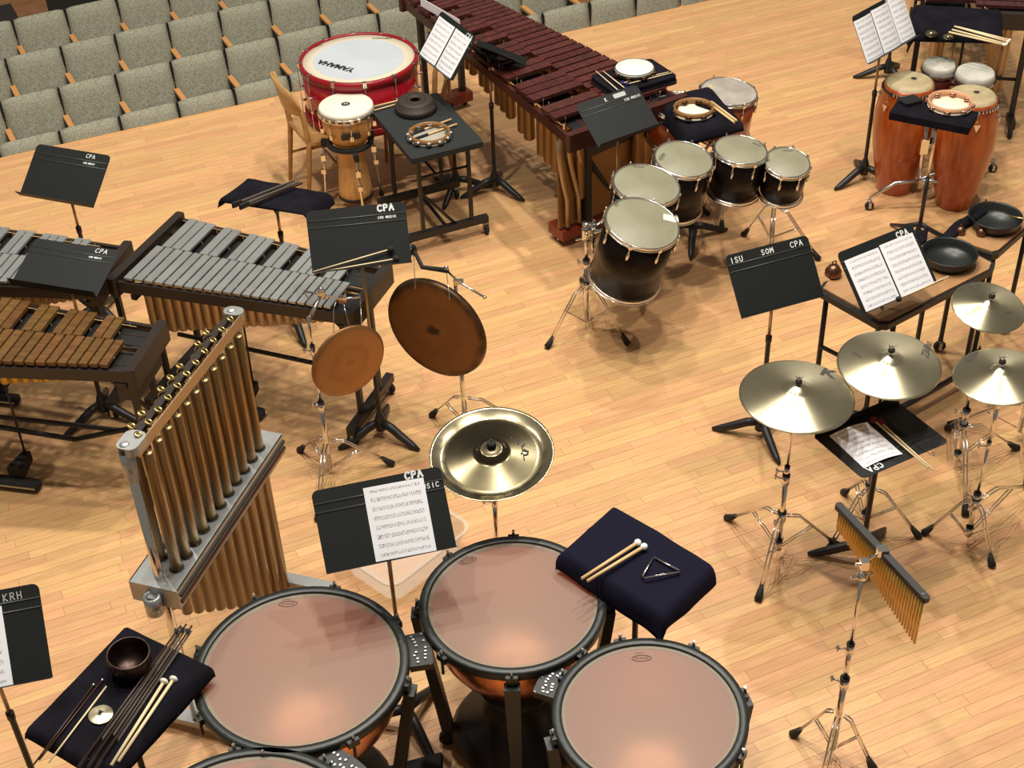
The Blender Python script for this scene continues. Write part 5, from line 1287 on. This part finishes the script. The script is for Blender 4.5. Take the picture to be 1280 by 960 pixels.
# damper box with holes plate
zbx = .93
b = MB(); b.box(-.05,-.105,zbx-.10,LC+.05,.105,zbx-.095); b.box(-.05,-.105,zbx-.10,LC+.05,-.10,zbx); b.box(-.05,.10,zbx-.10,LC+.05,.105,zbx); b.box(-.055,-.105,zbx-.10,-.05,.105,zbx); b.box(LC+.05,-.105,zbx-.10,LC+.055,.105,zbx)
b.build('damper_box', M_['chimebox'], t)
b = MB(); b.box(-.05,-.105,zbx-.004,LC+.05,.105,zbx); b.build('damper_plate', M_['chimebox'], t)
for z_ in (zbx-.03, zbx-.065):
    b = MB(); b.box(-.04,-.112,z_-.012,LC+.05,-.1055,z_+.0); b.build('box_slot', M_['darkhall'] if z_ > zbx-.05 else M_['marframe'], t)
b = MB(); b.lathe([(.024,zbx-.12),(.036,zbx-.12),(.036,zbx-.03),(.024,zbx-.03)], 14, T(-.075,0,0), closed=True); b.cbox((-.04,0,zbx-.075),(.07,.05,.06)); b.build('post_clamp', M_['chimebox'], t)
def chime_tube(x, y, i):
    f = x/LC; zbot = max(.08, .74-.80*f); ztop = ZT-.065 + (0 if y < 0 else .012)
    b = MB(); b.lathe([(0,ztop),(.020,ztop),(.022,ztop-.004),(.022,zbot),(.015,zbot),(.015,zbot+.02),(0,zbot+.02)], 14, T(x,y,0)); o = b.build('chime_tube', M_['chimetube'], t)
    b = MB(); b.lathe([(.0225,zbx),(.030,zbx),(.030,zbx+.0015),(.0225,zbx+.0015)], 14, T(x,y,0), closed=True); b.build('damper_hole', M_['ink'], t)
    b = MB(); b.ring(.013,.0045,T(x,y*.55,ZT+.012) @ RZ(.5) @ RX(.5),14,6); b.build('hook_ring', M_['gold'], t)
    b = MB(); b.tube([(x,y*.55,ZT+.002),(x+.004,y,ZT-.02),(x,y,ztop)], .002, 4); b.build('hanging_cord', M_['chrome'], t)
nn = 11; sp_ = (LC-.12)/(nn-1)
for i in range(nn): chime_tube(.06+sp_*i, -.045, i)
for i in range(nn-1):
    if patC(i): chime_tube(.06+sp_*(i+.5), .045, i)

# ================================================================ BAR CHIMES
bw_ = Vector((1.262,3.665,0)); za_ = 1.17
t = thing('bar_chime_stand', 'chrome stand with boom arm holding the gold bar chimes', 'chime stand', T(*bw_))
tripod(t, feet_local(bw_, [(992,920),(1090,962),(1020,1010)]), .27, .07)
column(t, [(.05,.46,.0135),(.46,.66,.011),(.66,1.06,.008)])
tp_ = P(1075,690,1.13)-bw_; mid = P(1103,689,1.165)-bw_
b = MB(); b.ball((0,0,1.06),.022,10); b.tube([(0,0,1.04),(tp_.x*.6,tp_.y*.6,1.10)], .011, 8); b.tube([(tp_.x*.5,tp_.y*.5,1.10), tuple(mid)], .006, 8); b.cbox(tuple(mid),(.04,.035,.03)); b.rod((-.04,0,1.05),(.04,.01,1.06),.008); b.rod((-.035,-.01,1.13),(.02,0,1.12),.007); b.cbox((0,0,1.12),(.03,.03,.04)); b.build('boom_arm', M_['chrome'], t)
p0, p1 = P(1047,628,za_), P(1160,748,za_)
yw = math.atan2((p1-p0).y, (p1-p0).x); Lb = (p1-p0).length; mc = (p0+p1)/2
t = thing('bar_chimes', 'gold bar chimes hanging from a black bar at the lower right', 'wind chimes', T(mc.x, mc.y, za_) @ RZ(yw))
b = MB(); b.prism(rrect(Lb,.028,.008), -.024, 0); b.build('mantle_bar', M_['black'], t)
b = MB(); b.lathe([(.003,0),(.007,0),(.007,.003),(.003,.003)], 10, T(Lb/2-.025,0,0), closed=True); b.build('end_screw', M_['chrome'], t)
n = 34
for i in range(n):
    x = -Lb/2+.02+(Lb-.04)*i/(n-1); ln = .085+.135*i/(n-1)
    b = MB(); b.rod((x,0,-.034),(x,0,-.034-ln),.0049,n=8); b.build('chime_bar', M_['barchime'], t)
b = MB()
for i in range(n):
    x = -Lb/2+.02+(Lb-.04)*i/(n-1); b.rod((x,0,-.02),(x,0,-.036),.0009,n=4)
tag(b.build('threads', M_['felt'], t), kind='stuff')

# ================================================================ PLASTIC BIN
zr = .16
c = P(506,700,.0); db = P(575,712,0)-P(492,778,0); t = thing('plastic_bin', 'empty clear frosted plastic bin on the floor behind the timpani', 'bin', T(c.x, c.y, 0) @ RZ(math.atan2(db.y, db.x)))
b = MB(); out = rrect(.52,.40,.06); inn = rrect(.46,.34,.06)
def ringface(b, A, zA, Bp, zB):
    n = len(A); b.add([(p[0],p[1],zA) for p in A]+[(p[0],p[1],zB) for p in Bp], [(i,(i+1)%n,n+(i+1)%n,n+i) for i in range(n)], None, True)
ringface(b, inn, .004, out, .16); b.add([(p[0],p[1],.004) for p in inn], [tuple(range(len(inn)))]); b.build('tub', M_['bin'], t)
b = MB(); ringface(b, rrect(.52,.40,.06), .16, rrect(.555,.435,.07), .163); ringface(b, rrect(.555,.435,.07), .163, rrect(.555,.435,.07), .150); b.build('lip', M_['bin'], t)
bpy.context.view_layer.update()
